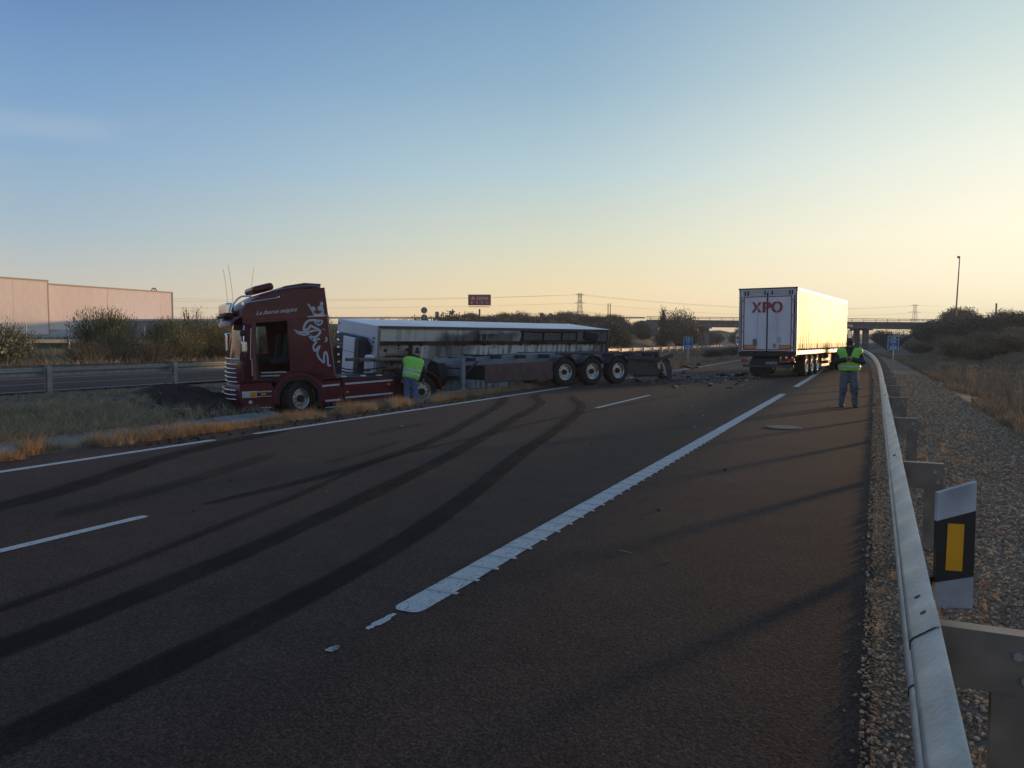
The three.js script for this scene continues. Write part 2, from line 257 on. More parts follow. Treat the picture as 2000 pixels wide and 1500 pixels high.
// ---------------------------------------------------------------- crash barriers
function sweep(prof, pts, v0 = 0) { // a closed profile [[x, y]] carried along level points [x, y, z]
  const n = prof.length + 1, L = [0]; for (let j = 1; j < pts.length; j++) L.push(L[j - 1] + Math.hypot(pts[j][0] - pts[j - 1][0], pts[j][2] - pts[j - 1][2]));
  const U = [0]; for (let i = 1; i < n; i++) U.push(U[i - 1] + Math.hypot(prof[i % prof.length][0] - prof[i - 1][0], prof[i % prof.length][1] - prof[i - 1][1]));
  const g = gridGeo(n, pts.length, (i, j) => { const a = pts[Math.max(0, j - 1)], b = pts[Math.min(pts.length - 1, j + 1)], dx = b[0] - a[0], dz = b[2] - a[2], k = Math.hypot(dx, dz), [u, v] = prof[i % prof.length]; return [pts[j][0] + (-dz / k) * u, pts[j][1] + v, pts[j][2] + (dx / k) * u]; }, (i, j) => [U[i], v0 + L[j]]);
  return toCreasedNormals(g, 0.7);
}
const waveFace = [[0, 0.156], [-0.012, 0.153], [-0.074, 0.108], [-0.083, 0.095], [-0.083, 0.066], [-0.074, 0.053], [-0.01, 0.02], [0, 0.012], [0, -0.012], [-0.01, -0.02], [-0.074, -0.053], [-0.083, -0.066], [-0.083, -0.095], [-0.074, -0.108], [-0.012, -0.153], [0, -0.156]];
function waveProfile(side) { const f = waveFace.map(([x, y]) => [x * side, y]); return [...f, ...f.slice().reverse().map(([x, y]) => [x + 0.004 * side, y])]; }
const bolt = (x, y, z, r = 0.014) => tr(new THREE.SphereGeometry(r, 8, 6).scale(1, 0.55, 1), x, y, z);
function barrier(o, { L, base, top, side, s0, n, step, post, spacer }) { // side 1: its waves face -x
  const mid = top - 0.156, prof = waveProfile(side);
  for (let k = 0; k < n; k++) {
    const a = s0 + k * step, pts = []; for (let q = 0; q <= 4; q++) pts.push(P(L, a - 0.16 + (step + 0.3) * q / 4, mid + (k % 2) * 0.0035)); for (const p of pts) p[0] += (k % 2) * 0.0035 * -side;
    const rail = part('rail', sweep(prof, pts, k * 0.37), M.galv, o);
    if (k < 12) for (const [dy, dx, ds] of [[0.134, -0.036, 0.03], [0.128, -0.045, 0.23]]) part('bolt', tr(new THREE.SphereGeometry(0.016, 10, 6).scale(1.1, 0.45, 1.5), P(L + dx * side, a + ds)[0], mid + dy + 0.002, -(a + ds), 0, 0, side * 0.62), M.darkMetal, rail);
    const [px, , pz] = P(L, a);
    post(o, px, base, pz, k); if (spacer) spacer(o, px, top, pz, k);
  }
}
{
  const o = thing('crash_barrier', 'galvanised wave-beam crash barrier on posts along the gravel verge', 'guardrail');
  const postG = merge([bx(0.125, 1.0, 0.005, 0.232, 0.03, 0), bx(0.005, 1.0, 0.055, 0.172, 0.03, -0.0285), bx(0.005, 1.0, 0.055, 0.292, 0.03, -0.0285)]);
  const spG = merge([bx(0.30, 0.20, 0.005, 0.155, 0, 0.004), bx(0.30, 0.005, 0.07, 0.155, 0.1, -0.03), bx(0.30, 0.005, 0.07, 0.155, -0.1, -0.03), bx(0.005, 0.19, 0.07, 0.303, 0, -0.03)]);
  const boltG = cyl(0.016, 0.016, 0.014, 0, 0, 0.012, 'z', 6);
  barrier(o, { L: 0.212, base: 0, top: 0.715, side: 1, s0: -0.99, n: 62, step: 3.97,
    post: (p, x, y, z, k) => { const m = part('post', boxUV(postG.clone()), M.shadedZinc, p); m.position.set(x, y, z); },
    spacer: (p, x, y, z, k) => { const m = part('spacer', boxUV(spG.clone()), M.shadedZinc, p); m.position.set(x, y - 0.145, z); if (k < 9) for (const [u, v] of [[0.24, 0.035], [0.265, -0.045]]) part('bolt', boltG, M.galv, m).position.set(u, v, 0); } });
}
{
  const o = thing('crash_barrier', 'grey crash barrier on H-section posts along the far edge of the median', 'guardrail');
  const postG = merge([bx(0.012, 1.05, 0.13, -0.055, 0.2, 0), bx(0.012, 1.05, 0.13, 0.055, 0.2, 0), bx(0.1, 1.05, 0.01, 0, 0.2, 0)]);
  const spG = merge([bx(0.12, 0.18, 0.11, -0.12, -0.14, 0)]);
  barrier(o, { L: -20.66, base: 0.25, top: 0.985, side: 1, s0: 1.0, n: 36, step: 4.2, post: (p, x, y, z) => { const m = part('post', boxUV(postG.clone()), M.galv, p); m.position.set(x + 0.16, y, z); }, spacer: (p, x, y, z) => { const m = part('spacer', bx(0.1, 0.16, 0.1, 0.05, 0, 0), M.galv, p); m.position.set(x, y - 0.156, z); } });
}
{
  const o = thing('crash_barrier', 'low crash barrier beside the green field behind the roadside shrubs', 'guardrail');
  const postG = bx(0.11, 1.3, 0.11, 0.08, 0.2, 0);
  barrier(o, { L: -60.5, base: 1.0, top: 1.78, side: -1, s0: 22, n: 14, step: 4, post: (p, x, y, z) => { const m = part('post', postG, M.galv, p); m.position.set(x, y, z); } });
  for (let k = 0; k < 5; k++) single('fence_post', cyl(0.05, 0.06, 2.2, ...P(-66, 30 + k * 6, 2.0), 'y', 8), std([0.5, 0.5, 0.48], 0.8), 'slim pale fence post at the edge of the green field', 'fence post', 'pale posts along the field edge');
}
{ // plate that marks the edge, fixed behind the beam
  const o = thing('edge_marker', 'white and black edge marker plate with yellow reflector behind the crash barrier', 'road marker', [0.335, 0, -3.86], 25 * R);
  const w = 0.085, t = 0.012, white = std([0.66, 0.67, 0.68], 0.45, 0, { map: patchy }), blk = std([0.022, 0.02, 0.018], 0.5), yel = phys([0.78, 0.36, 0.012], { roughness: 0.35, clearcoat: 0.4 });
  const band = (a, b) => boxUV(ext([[-w, a[0]], [w, a[1]], [w, b[1]], [-w, b[0]]], -t, t, 0.002));
  part('upper_panel', band([0.86, 0.905], [0.985, 1.035]), white, o); part('dark_band', band([0.585, 0.612], [0.86, 0.905]), blk, o); part('lower_panel', band([0.475, 0.468], [0.585, 0.612]), white, o);
  part('reflector', ext([[-0.043, 0.642], [0.03, 0.636], [0.034, 0.846], [-0.038, 0.85]], t, t + 0.004, 0.001), yel, o);
  part('back_bracket', [bx(0.05, 0.34, 0.03, 0, 0.7, -t - 0.017), bar([0, 0.6, -0.03], [-0.11, 0.58, -0.03], 0.025, 0.035)], M.darkMetal, o);
}
// ---------------------------------------------------------------- signs
const CF = (X, D) => [X * cY - D * sY, -(X * sY + D * cY)];     // a point straight across the view line: [x, z]
const post = (o, h, r = 0.035, x = 0, z = -0.03, mat = M.galv) => part('post', cyl(r, r, h, x, h / 2 - 0.1, z, 'y', 10), mat, o);
function board(o, w, h, y, texture, name = 'panel', t = 0.02, corner = 0.03) {
  const s = new THREE.Shape(), a = w / 2, b = h / 2, c = corner; s.moveTo(-a + c, -b); s.lineTo(a - c, -b); s.quadraticCurveTo(a, -b, a, -b + c); s.lineTo(a, b - c); s.quadraticCurveTo(a, b, a - c, b); s.lineTo(-a + c, b); s.quadraticCurveTo(-a, b, -a, b - c); s.lineTo(-a, -b + c); s.quadraticCurveTo(-a, -b, -a + c, -b);
  part(name, tr(ext(s, -t, 0), 0, y, 0), std([0.28, 0.29, 0.3], 0.6, 0.5), o);
  const f = new THREE.ShapeGeometry(s, 6), p = f.attributes.position, uv = f.attributes.uv; for (let i = 0; i < p.count; i++) uv.setXY(i, p.getX(i) / w + 0.5, p.getY(i) / h + 0.5);
  part('printed_face', tr(f, 0, y, 0.004), std([1, 1, 1], 0.45, 0, { map: texture }), o);
}
const kmTex = canvasTex(256, 340, (c, w, h) => {
  c.fillStyle = '#c9d2d6'; c.fillRect(0, 0, w, h); c.fillStyle = '#1f6b52'; c.fillRect(10, 10, w - 20, 74); c.fillStyle = '#1d5f9e'; c.fillRect(10, 94, w - 20, h - 104);
  c.fillStyle = '#d5dde0'; c.textAlign = 'center'; c.font = 'bold 62px sans-serif'; c.fillText('E-80', w / 2, 70); c.fillText('A-62', w / 2, 158); c.font = 'bold 40px sans-serif'; c.fillText('km', w / 2, 212); c.font = 'bold 100px sans-serif'; c.fillText('225', w / 2, 312);
});
for (const [x, s, turn, label] of [[-11.62, 54, 14 * R, 'blue kilometre sign on a post in the grass of the median'], [1.15, 50.6, 14 * R, 'blue kilometre sign on a post behind the verge crash barrier']]) {
  const y = land(x + bend(s), s), o = thing('kilometre_sign', label, 'road sign', [x + bend(s), y, -s], turn); post(o, 2.05 - y, 0.035); board(o, 0.61, 0.84, 1.53 - y, kmTex);
}
{ // fuel brand board on the rise
  const [x, z] = CF(-8, 190), g = land(x, -z), o = thing('billboard', 'red filling station board on a single red pole above the bank', 'billboard', [x, g, z], YAW), red = std([0.30, 0.025, 0.03], 0.6);
  post(o, 9.6 - g, 0.24, 0, -0.3, red); part('catwalk', bx(5.2, 0.12, 0.5, 0, 10.05 - g, 0), red, o);
  board(o, 5.6, 2.65, 11.75 - g, canvasTex(512, 242, (c, w, h) => { c.fillStyle = '#8e2630'; c.fillRect(0, 0, w, h); c.fillStyle = '#d9c4c2'; c.font = 'italic bold 92px sans-serif'; c.fillText('CEPSA', 176, 118, 300); c.save(); c.translate(110, 84); c.rotate(-0.25); for (const a of [0, 1.57, 3.14, 4.71]) { c.save(); c.rotate(a); c.fillRect(6, -9, 36, 18); c.fillRect(26, -24, 14, 24); c.restore(); } c.restore(); c.fillRect(62, 160, 36, 40); c.fillRect(180, 162, 40, 10); c.fillRect(192, 172, 16, 30); c.fillRect(298, 160, 14, 40); c.fillRect(312, 160, 22, 20); c.lineWidth = 6; c.strokeStyle = '#d9c4c2'; c.strokeRect(404, 162, 46, 36); }), 'panel', 0.4, 0.05);
}
function roundSign(px, D, y, r, label, two) { const X = (px - 1000) / 1500 * D, [x, z] = CF(X, D), g = land(x, -z), o = thing('round_sign', label, 'road sign', [x, g, z], YAW + 0.15); post(o, y + r - g, 0.07, 0, 0.05); const back = std([0.16, 0.165, 0.17], 0.7, 0.3); part('disc', cyl(r, r, 0.04, 0, y - g, 0, 'z', 28), back, o); if (two) part('disc', cyl(r, r, 0.04, 0, y - g - 2 * r - 0.15, 0, 'z', 28), back, o); return o; }
roundSign(829, 150, 7.6, 0.62, 'two grey round sign backs on one post by the bushes', true);
roundSign(1058, 185, 7.9, 0.55, 'grey round sign back beside the ramp barrier');
{ const X = -73 / 1500 * 1, o = roundSign(1075, 185, 7.7, 0.62, 'round red no-entry sign on the ramp'); o.children[1].material = std([0.33, 0.03, 0.03], 0.6); part('bar', bx(0.8, 0.2, 0.02, 0, o.children[1].geometry.boundingBox ? 0 : 0, 0.03), std([0.6, 0.6, 0.6], 0.6), o).position.y = 7.7 - land(o.position.x, -o.position.z); }
{ const [x, z] = CF((854 - 1000) / 1500 * 150, 150), g = land(x, -z), o = thing('panel_sign', 'upright grey sign back standing among the ramp bushes', 'road sign', [x, g, z], YAW); post(o, 7.2 - g, 0.06); part('panel', rb(0.7, 1.5, 0.05, 0, 6.6 - g, 0, 0.02), std([0.16, 0.165, 0.17], 0.7, 0.3), o); }
{ const [x, z] = CF((883 - 1000) / 1500 * 150, 150), g = land(x, -z), o = thing('yield_sign', 'grey back of a triangular give-way sign on its post', 'road sign', [x, g, z], YAW); post(o, 7 - g, 0.06); part('triangle', tr(ext([[-0.66, 0.5], [0.66, 0.5], [0, -0.65]], -0.03, 0.01, 0.005), 0, 7.0 - g, 0), std([0.16, 0.165, 0.17], 0.7, 0.3), o); }
{ const [x, z] = CF((1894 - 1000) / 1500 * 190, 190), g = land(x, -z), o = thing('floodlight_mast', 'short mast with a crosswise bank of lamps behind the overpass bank', 'mast', [x, g, z], YAW); part('pole', cyl(0.08, 0.12, 9 - g, 0, (9 - g) / 2, 0), M.darkMetal, o); part('lamp_bank', [bx(1.2, 0.22, 0.4, 0, 9 - g, 0), bx(0.4, 0.18, 0.3, -0.3, 8.7 - g, 0)], M.darkMetal, o); }
{ const [x, z] = CF((1879 - 1000) / 1500 * 190, 190), g = land(x, -z), o = thing('panel_sign', 'small dark sign back on the overpass bank beside the tall lamp', 'road sign', [x, g, z], YAW); post(o, 8 - g, 0.06); part('panel', rb(0.6, 0.9, 0.05, 0, 7.4 - g, 0), M.darkMetal, o); }
{ // tall lighting mast, out of plumb as it stands
  const [x, z] = CF((1862 - 1000) / 1500 * 150, 150), g = land(x, -z), o = thing('street_lamp', 'tall slim lamp post leaning slightly over the overpass bank', 'street lamp', [x, g, z], YAW), h = 18.2 - g; o.rotation.z = -0.035;
  part('pole', cyl(0.09, 0.2, h, 0, h / 2 - 0.2, 0, 'y', 12), std([0.16, 0.15, 0.14], 0.6, 0.4), o); part('lamp_head', [rb(0.5, 0.14, 0.3, -0.25, h - 0.2, 0, 0.05), rb(0.28, 0.3, 0.24, -0.3, h - 0.42, 0, 0.05)], M.darkMetal, o);
}
{ const [x, z] = CF((1942 - 1000) / 1500 * 170, 170), g = land(x, -z), o = thing('billboard', 'dark billboard seen edge-on standing on the bank', 'billboard', [x, g, z], 85 * R); part('panel', rb(3, 3.4, 0.25, 0, 8.2 - g, 0), std([0.12, 0.1, 0.09], 0.8), o); part('leg', bx(0.2, 7 - g, 0.2, 0.8, (7 - g) / 2, 0), M.darkMetal, o); part('leg', bx(0.2, 7 - g, 0.2, -0.8, (7 - g) / 2, 0), M.darkMetal, o); }
{ const [x, z] = CF((1187 - 1000) / 1500 * 260, 260), g = land(x, -z); for (const dx of [0, 0.85]) { const o = single('chimney', cyl(0.16, 0.2, 14.3 - g, x + dx, g + (14.3 - g) / 2, z + dx * 0.3, 'y', 12), std([0.4, 0.3, 0.18], 0.6, 0.3), 'slim pipe of a pair rising beside the overpass bank', 'chimney', 'twin slim chimneys'); } }
function pylon(px, D, top, label, arms) {
  const [x, z] = CF((px - 1000) / 1500 * D, D), g = land(x, -z), h = top - g, o = thing('pylon', label, 'pylon', [x, g, z], YAW + 0.3), st = std([0.2, 0.18, 0.16], 0.7, 0.3), w0 = h * 0.075, w1 = h * 0.028;
  const wAt = (t) => lerp(w0, w1, Math.min(1, t * 1.15)), corner = (k, t) => { const w = wAt(t), a = [[-1, -1], [1, -1], [1, 1], [-1, 1]][k & 3]; return [a[0] * w, t * h, a[1] * w]; };
  const legs = [], brace = []; for (let k = 0; k < 4; k++) for (let q = 0; q < 9; q++) { const a = q / 9, b = (q + 1) / 9; part('leg_section', bar(corner(k, a), corner(k, b), 0.16, 0.16), st, o); brace.push(bar(corner(k, a), corner(k + 1, b), 0.09, 0.09), bar(corner(k + 1, a), corner(k, b), 0.09, 0.09)); }
  part('lattice_bracing', brace, st, o); for (const [t, w] of arms) part('cross_arm', [bar([-w, t * h, 0], [w, t * h, 0], 0.18, 0.2), bar([-w, t * h, 0], [0, t * h + 0.9, 0], 0.1, 0.1), bar([w, t * h, 0], [0, t * h + 0.9, 0], 0.1, 0.1)], st, o);
  return [x, z, arms.map(([t, w]) => [g + t * h, w])];
}
const py1 = pylon(1132, 420, 27.6, 'lattice power pylon rising behind the tipped trailer', [[0.97, 2.6], [0.8, 2.9], [0.62, 2.9]]);
const py2 = pylon(1784, 620, 31, 'far lattice power pylon beyond the overpass deck', [[0.97, 4], [0.78, 6.5], [0.56, 5]]);
{ // lines strung between them and away on both sides
  const wire = (a, b, sag) => single('power_line', new THREE.TubeGeometry(new THREE.QuadraticBezierCurve3(V3(...a), V3((a[0] + b[0]) / 2, (a[1] + b[1]) / 2 - sag * 2, (a[2] + b[2]) / 2), V3(...b)), 24, 0.036, 4), std([0.1, 0.09, 0.08], 0.7, 0.3), 'thin dark overhead power line strung between pylons', 'power line', 'overhead power lines');
  const far = CF(-330, 330), far2 = CF(900, 800);
  for (let k = 0; k < 3; k++) for (const side of [-1, 1]) { if (k === 1 && side < 0) continue; wire([py1[0] + side * 2.4 * cY, py1[2][k][0], py1[1] - side * 2.4 * sY], [py2[0] + side * 4, py2[2][k][0], py2[1]], 5); wire([py1[0] + side * 2.4, py1[2][k][0], py1[1]], [far[0], 24 - k * 4 + side, far[1]], 4); if (side > 0) wire([py2[0] + 4, py2[2][k][0], py2[1]], [far2[0], 30 - k * 5, far2[1]], 5); }
}
// ---------------------------------------------------------------- overpass
{
  const [x, z] = CF(0, 200), o = thing('overpass', 'grey concrete road overpass with railing crossing beyond the trucks', 'bridge', [x, 0, z], YAW), con = std([0.30, 0.27, 0.24], 0.9, 0, { map: patchy }), y0 = 5.35;
  const tilt = (X) => -0.010 * (X - 45);
  const slab = (X0, X1, a, b, z0, z1) => { const g = bx(X1 - X0, b - a, z1 - z0, (X0 + X1) / 2, (a + b) / 2, (z0 + z1) / 2), p = g.attributes.position; for (let i = 0; i < p.count; i++) p.setY(i, p.getY(i) + tilt(p.getX(i))); return boxUV(g, 0.25); };
  part('deck', slab(36, 118, y0 + 0.95, y0 + 1.5, -5, 5), con, o); for (const zz of [-4.2, -1.4, 1.4, 4.2]) part('girder', slab(36, 118, y0, y0 + 0.95, zz - 0.45, zz + 0.45), con, o);
  part('edge_beam', slab(34, 120, y0 + 1.2, y0 + 1.62, 5.0, 5.25), con, o); part('edge_beam', slab(34, 120, y0 + 1.2, y0 + 1.62, -5.25, -5.0), con, o);
  for (let k = 0; k < 28; k++) part('railing_post', bx(0.1, 0.85, 0.1, 35 + k * 3, y0 + 2.0 + tilt(35 + k * 3), 5.12), M.galv, o);
  part('handrail', slab(34, 120, y0 + 2.28, y0 + 2.42, 5.05, 5.2), M.galv, o); part('handrail', slab(34, 120, y0 + 1.92, y0 + 2.04, 5.05, 5.2), M.galv, o);
  for (const X of [49.8, 90.7]) for (const zz of [-2.6, 2.6]) part('pier', [boxUV(rb(1.35, y0 + 1 + tilt(X), 1.1, X, (y0 + tilt(X)) / 2 - 0.5, zz, 0.15), 0.25)], con, o);
  for (const X of [49.8, 90.7]) part('pier_cap', slab(X - 0.8, X + 0.8, y0 - 0.5, y0, -5, 5), con, o);
  part('abutment', slab(33, 37, -1, y0 + 1.2, -5, 5), con, o); part('abutment', slab(117, 121, -1, y0 + 1.2, -5, 5), con, o);
}
function rampRail(X0, X1, D, y0, y1, label) {
  const o = thing('ramp_barrier', label, 'guardrail', [...[0, 0, 0]]), A = CF(X0, D), B = CF(X1, D), n = Math.round((X1 - X0) / 5);
  part('rail', bar([A[0], y0, A[1]], [B[0], y1, B[1]], 0.09, 0.36), M.galv, o);
  for (let k = 0; k <= n; k++) { const t = k / n, x = lerp(A[0], B[0], t), z = lerp(A[1], B[1], t), y = lerp(y0, y1, t), g = land(x, -z); part('post', bx(0.12, Math.max(0.4, y - g + 0.3), 0.12, x, (y + g - 0.3) / 2, z), M.galv, o); }
}
rampRail(-60, 33, 191, 7.35, 7.4, 'long crash barrier on top of the bank leading to the overpass');
rampRail(121, 175, 191, 6.3, 5.9, 'crash barrier on top of the bank beyond the overpass');
// ---------------------------------------------------------------- warehouses
{
  const o = thing('warehouse', 'huge windowless warehouse of pale upright metal panels behind the shrubs', 'warehouse', [-107, 0, 0]), pal = [0.80, 0.70, 0.67], cladT = tex(128, (u, v) => 0.93 + 0.07 * fbm(u * 9, v * 3, 251, 3, 9)), cols = [1, 0.985, 1.015, 0.99].map((k) => std(pal.map((v) => v * k), 0.7, 0, { map: cladT }));
  const r = rng(12); const plinth = std([0.66, 0.64, 0.66], 0.8, 0, { map: patchy });
  part('tall_hall', span(-60, 0.2, -1, 10.1, -71.1, -10), cols[0], o); part('low_hall', span(-60, -0.35, -1, 9.7, -93, -71.3), cols[1], o);
  for (let k = 0; k < 25; k++) part('wall_panel', boxUV(span(0.2, 0.26 + r() * 0.02, 2.6, 10.12, -71.05 + k * 2.43, -71.05 + k * 2.43 + 2.424), 0.3), cols[(r() * 4) | 0], o);
  for (let k = 0; k < 9; k++) part('wall_panel', boxUV(span(-0.35, -0.29 + r() * 0.02, 3.3, 9.72, -93 + k * 2.41, -93 + k * 2.41 + 2.404), 0.3), cols[(r() * 4) | 0], o);
  part('plinth', span(0.2, 0.4, -0.5, 2.58, -71.1, -10), plinth, o); part('plinth', span(-0.35, -0.1, -0.5, 3.28, -93, -71.3), plinth, o);
  const trim = std([0.36, 0.30, 0.28], 0.6); part('roof_trim', span(0.2, 0.42, 10.12, 10.3, -71.2, -10), trim, o); part('roof_trim', span(-0.35, -0.12, 9.72, 9.9, -93.1, -71.2), trim, o);
  part('downpipe', span(0.1, 0.25, 0, 10.1, -71.27, -71.12), trim, o); part('downpipe', span(-0.35, -0.2, 0, 9.7, -93.15, -93.02), trim, o);
  part('roof_fan', [tr(new THREE.TorusGeometry(0.5, 0.09, 6, 18, Math.PI), -0.9, 9.85, -90, 0, Math.PI / 2, 0), cyl(0.06, 0.06, 0.5, -0.9, 10, -90)], M.darkMetal, o);
}
{
  const [x, z] = CF((395 - 1000) / 1500 * 118, 118), o = thing('industrial_shed', 'low grey shed with dark lettering on its wall past the shrubs', 'shed', [x, 0, z], YAW);
  part('wall', boxUV(span(-14, 4.2, 0, 4.7, -9, 0), 0.3), std([0.34, 0.33, 0.33], 0.7, 0, { map: streaky }), o); part('roof', span(-14.2, 4.5, 4.7, 5.0, -9.2, 0.2), std([0.42, 0.43, 0.45], 0.6, 0.2), o);
  const font0 = await new FontLoader().loadAsync('fonts/droid/droid_sans_bold.typeface.json'); part('lettering', tr(new TextGeometry('pal', { font: font0, size: 1.5, depth: 0.05, curveSegments: 4 }), 0.2, 2.2, 0.02), std([0.04, 0.05, 0.07], 0.7), o);
  const [bxx, bz] = CF((440 - 1000) / 1500 * 95, 95), b = thing('notice_board', 'white board with a green diamond mark on two legs', 'sign', [bxx, 1, bz], YAW);
  board(b, 2.3, 2.6, 2.2, canvasTex(128, 144, (c, w, h) => { c.fillStyle = '#c9cfd2'; c.fillRect(0, 0, w, h); c.fillStyle = '#2c8a5a'; c.save(); c.translate(50, 52); c.rotate(Math.PI / 4); c.fillRect(-18, -18, 36, 36); c.restore(); c.fillStyle = '#e8efe9'; c.beginPath(); c.arc(50, 52, 9, 0, 7); c.fill(); c.fillStyle = '#7d8a94'; for (let i = 0; i < 4; i++) c.fillRect(26, 88 + i * 12, 60 - i * 9, 4); }));
  for (const dx of [-0.8, 0.8]) part('leg', cyl(0.05, 0.05, 1.4, dx, 0.5, -0.05, 'y', 8), M.galv, b);
}
// far buildings seen beneath the overpass
{
  const mk = (px, D, w, h, d, c, label, roof) => { const [x, z] = CF((px - 1000) / 1500 * D, D), g = land(x, -z), o = thing('far_building', label, 'building', [x, g, z], YAW + 0.2); part('wall', boxUV(bx(w, h, d, 0, h / 2, 0), 0.2), std(c, 0.8, 0, { map: patchy }), o); part('roof', ext([[-w / 2 - 0.3, h], [w / 2 + 0.3, h], [0, h + roof]], -d / 2 - 0.3, d / 2 + 0.3), std([0.28, 0.2, 0.16], 0.8), o); for (let k = 0; k < 4; k++) part('window', bx(w * 0.1, h * 0.25, 0.05, (k - 1.5) * w * 0.22, h * 0.6, d / 2 + 0.03), std([0.06, 0.07, 0.08], 0.3), o); };
  mk(1395, 330, 16, 4.5, 10, [0.55, 0.52, 0.46], 'far pale low building with a brown roof under the overpass', 1.5); mk(1425, 420, 30, 5, 12, [0.4, 0.38, 0.34], 'far long grey building under the overpass', 1.2); mk(1362, 300, 9, 4, 8, [0.6, 0.56, 0.5], 'far small cream house beside the overpass pier', 1.6);
}
// ---------------------------------------------------------------- vehicles: shared pieces
const font = await new FontLoader().loadAsync('fonts/droid/droid_sans_bold.typeface.json');
const latheZ = (pts, n = 40) => new THREE.LatheGeometry(pts.map((p) => new THREE.Vector2(...p)), n).rotateX(Math.PI / 2);   // [radius, along z]
const dirtyRubber = std([0.030, 0.028, 0.027], 0.9, 0, { map: patchy, bumpMap: fineBump, bumpScale: 0.002 });
function wheel(o, x, y, z, out, r = 0.5, w = 0.36, turn = 0, hub = M.darkMetal) { // out: +1 when the outer face looks along +z
  const g = new THREE.Group(); g.name = 'wheel'; g.position.set(x, y, z); g.rotation.y = turn; o.add(g);
  const t = []; const h = w / 2, ri = 0.285; t.push([ri, -h * 0.8], [ri + 0.03, -h * 0.94], [ri + 0.10, -h * 1.02], [r - 0.06, -h * 0.98], [r - 0.012, -h * 0.86]);
  for (let k = -3; k <= 3; k++) { const c = k / 4 * h * 0.9; t.push([r, c - h * 0.09], [r, c + h * 0.07]); if (k < 3) t.push([r - 0.014, c + h * 0.09], [r - 0.014, c + h * 0.13]); }
  t.push([r - 0.012, h * 0.86], [r - 0.06, h * 0.98], [ri + 0.10, h * 1.02], [ri + 0.03, h * 0.94], [ri, h * 0.8]);
  part('tyre', toCreasedNormals(latheZ(t, 48), 0.6), dirtyRubber, g);
  const f = out * h; // rim: lip, well, drilled disc
  const rim = part('rim', latheZ([[0.292, f * 0.8], [0.30, f * 0.95], [0.285, f * 0.99], [0.268, f * 0.9], [0.262, f * 0.62], [0.24, f * 0.5], [0.232, f * 0.42], [0.262, f * 0.3], [0.268, -f * 0.85], [0.292, -f * 0.85]], 40), M.alloy, g);
  const disc = new THREE.Shape(); disc.absarc(0, 0, 0.245, 0, TAU); for (let k = 0; k < 10; k++) { const a = k / 10 * TAU, p = new THREE.Path(); p.absellipse(Math.cos(a) * 0.203, Math.sin(a) * 0.203, 0.024, 0.024, 0, TAU, true); disc.holes.push(p); }
  part('disc', tr(ext(disc, 0, 0.014, 0.003), 0, 0, out > 0 ? f * 0.45 : f * 0.45 - 0.014), M.alloy, g);
  part('hub', [cyl(0.09, 0.105, 0.13, 0, 0, f * 0.58, 'z', 20), cyl(0.06, 0.08, 0.05, 0, 0, f * 0.95, 'z', 20)], hub, g);
  const nuts = []; for (let k = 0; k < 10; k++) { const a = (k + 0.5) / 10 * TAU; nuts.push(cyl(0.014, 0.016, 0.05, Math.cos(a) * 0.142, Math.sin(a) * 0.142, f * 0.58, 'z', 6)); } part('wheel_nut_ring', nuts, M.alloy, g);
  return g;
}
// a skin stretched over a side outline [[x, y]], from -hw to hw across, with rounded shoulders
function skin(outline, hw, inset = 0.09, centre = [4.2, 2.2], bow = 0) {
  const st = [-1, -0.985, -0.955, -0.9, -0.6, -0.3, 0, 0.3, 0.6, 0.9, 0.955, 0.985, 1], ins = [1, 0.55, 0.2, 0, 0, 0, 0, 0, 0, 0, 0.2, 0.55, 1];
  return gridGeo(st.length, outline.length, (i, j) => { const [x, y] = outline[j], dx = centre[0] - x, dy = centre[1] - y, d = Math.hypot(dx, dy), k = ins[i] * inset; return [x + dx / d * k - bow * st[i] ** 2 * (x > centre[0] + 0.7 ? 1 : 0), y + dy / d * k, st[i] * hw]; }, (i, j) => [st[i], j / 3]);
}
function smoothLine(pts, n) { const c = new THREE.SplineCurve(pts.map((p) => new THREE.Vector2(...p))); return c.getPoints(n).map((p) => [p.x, p.y]); }
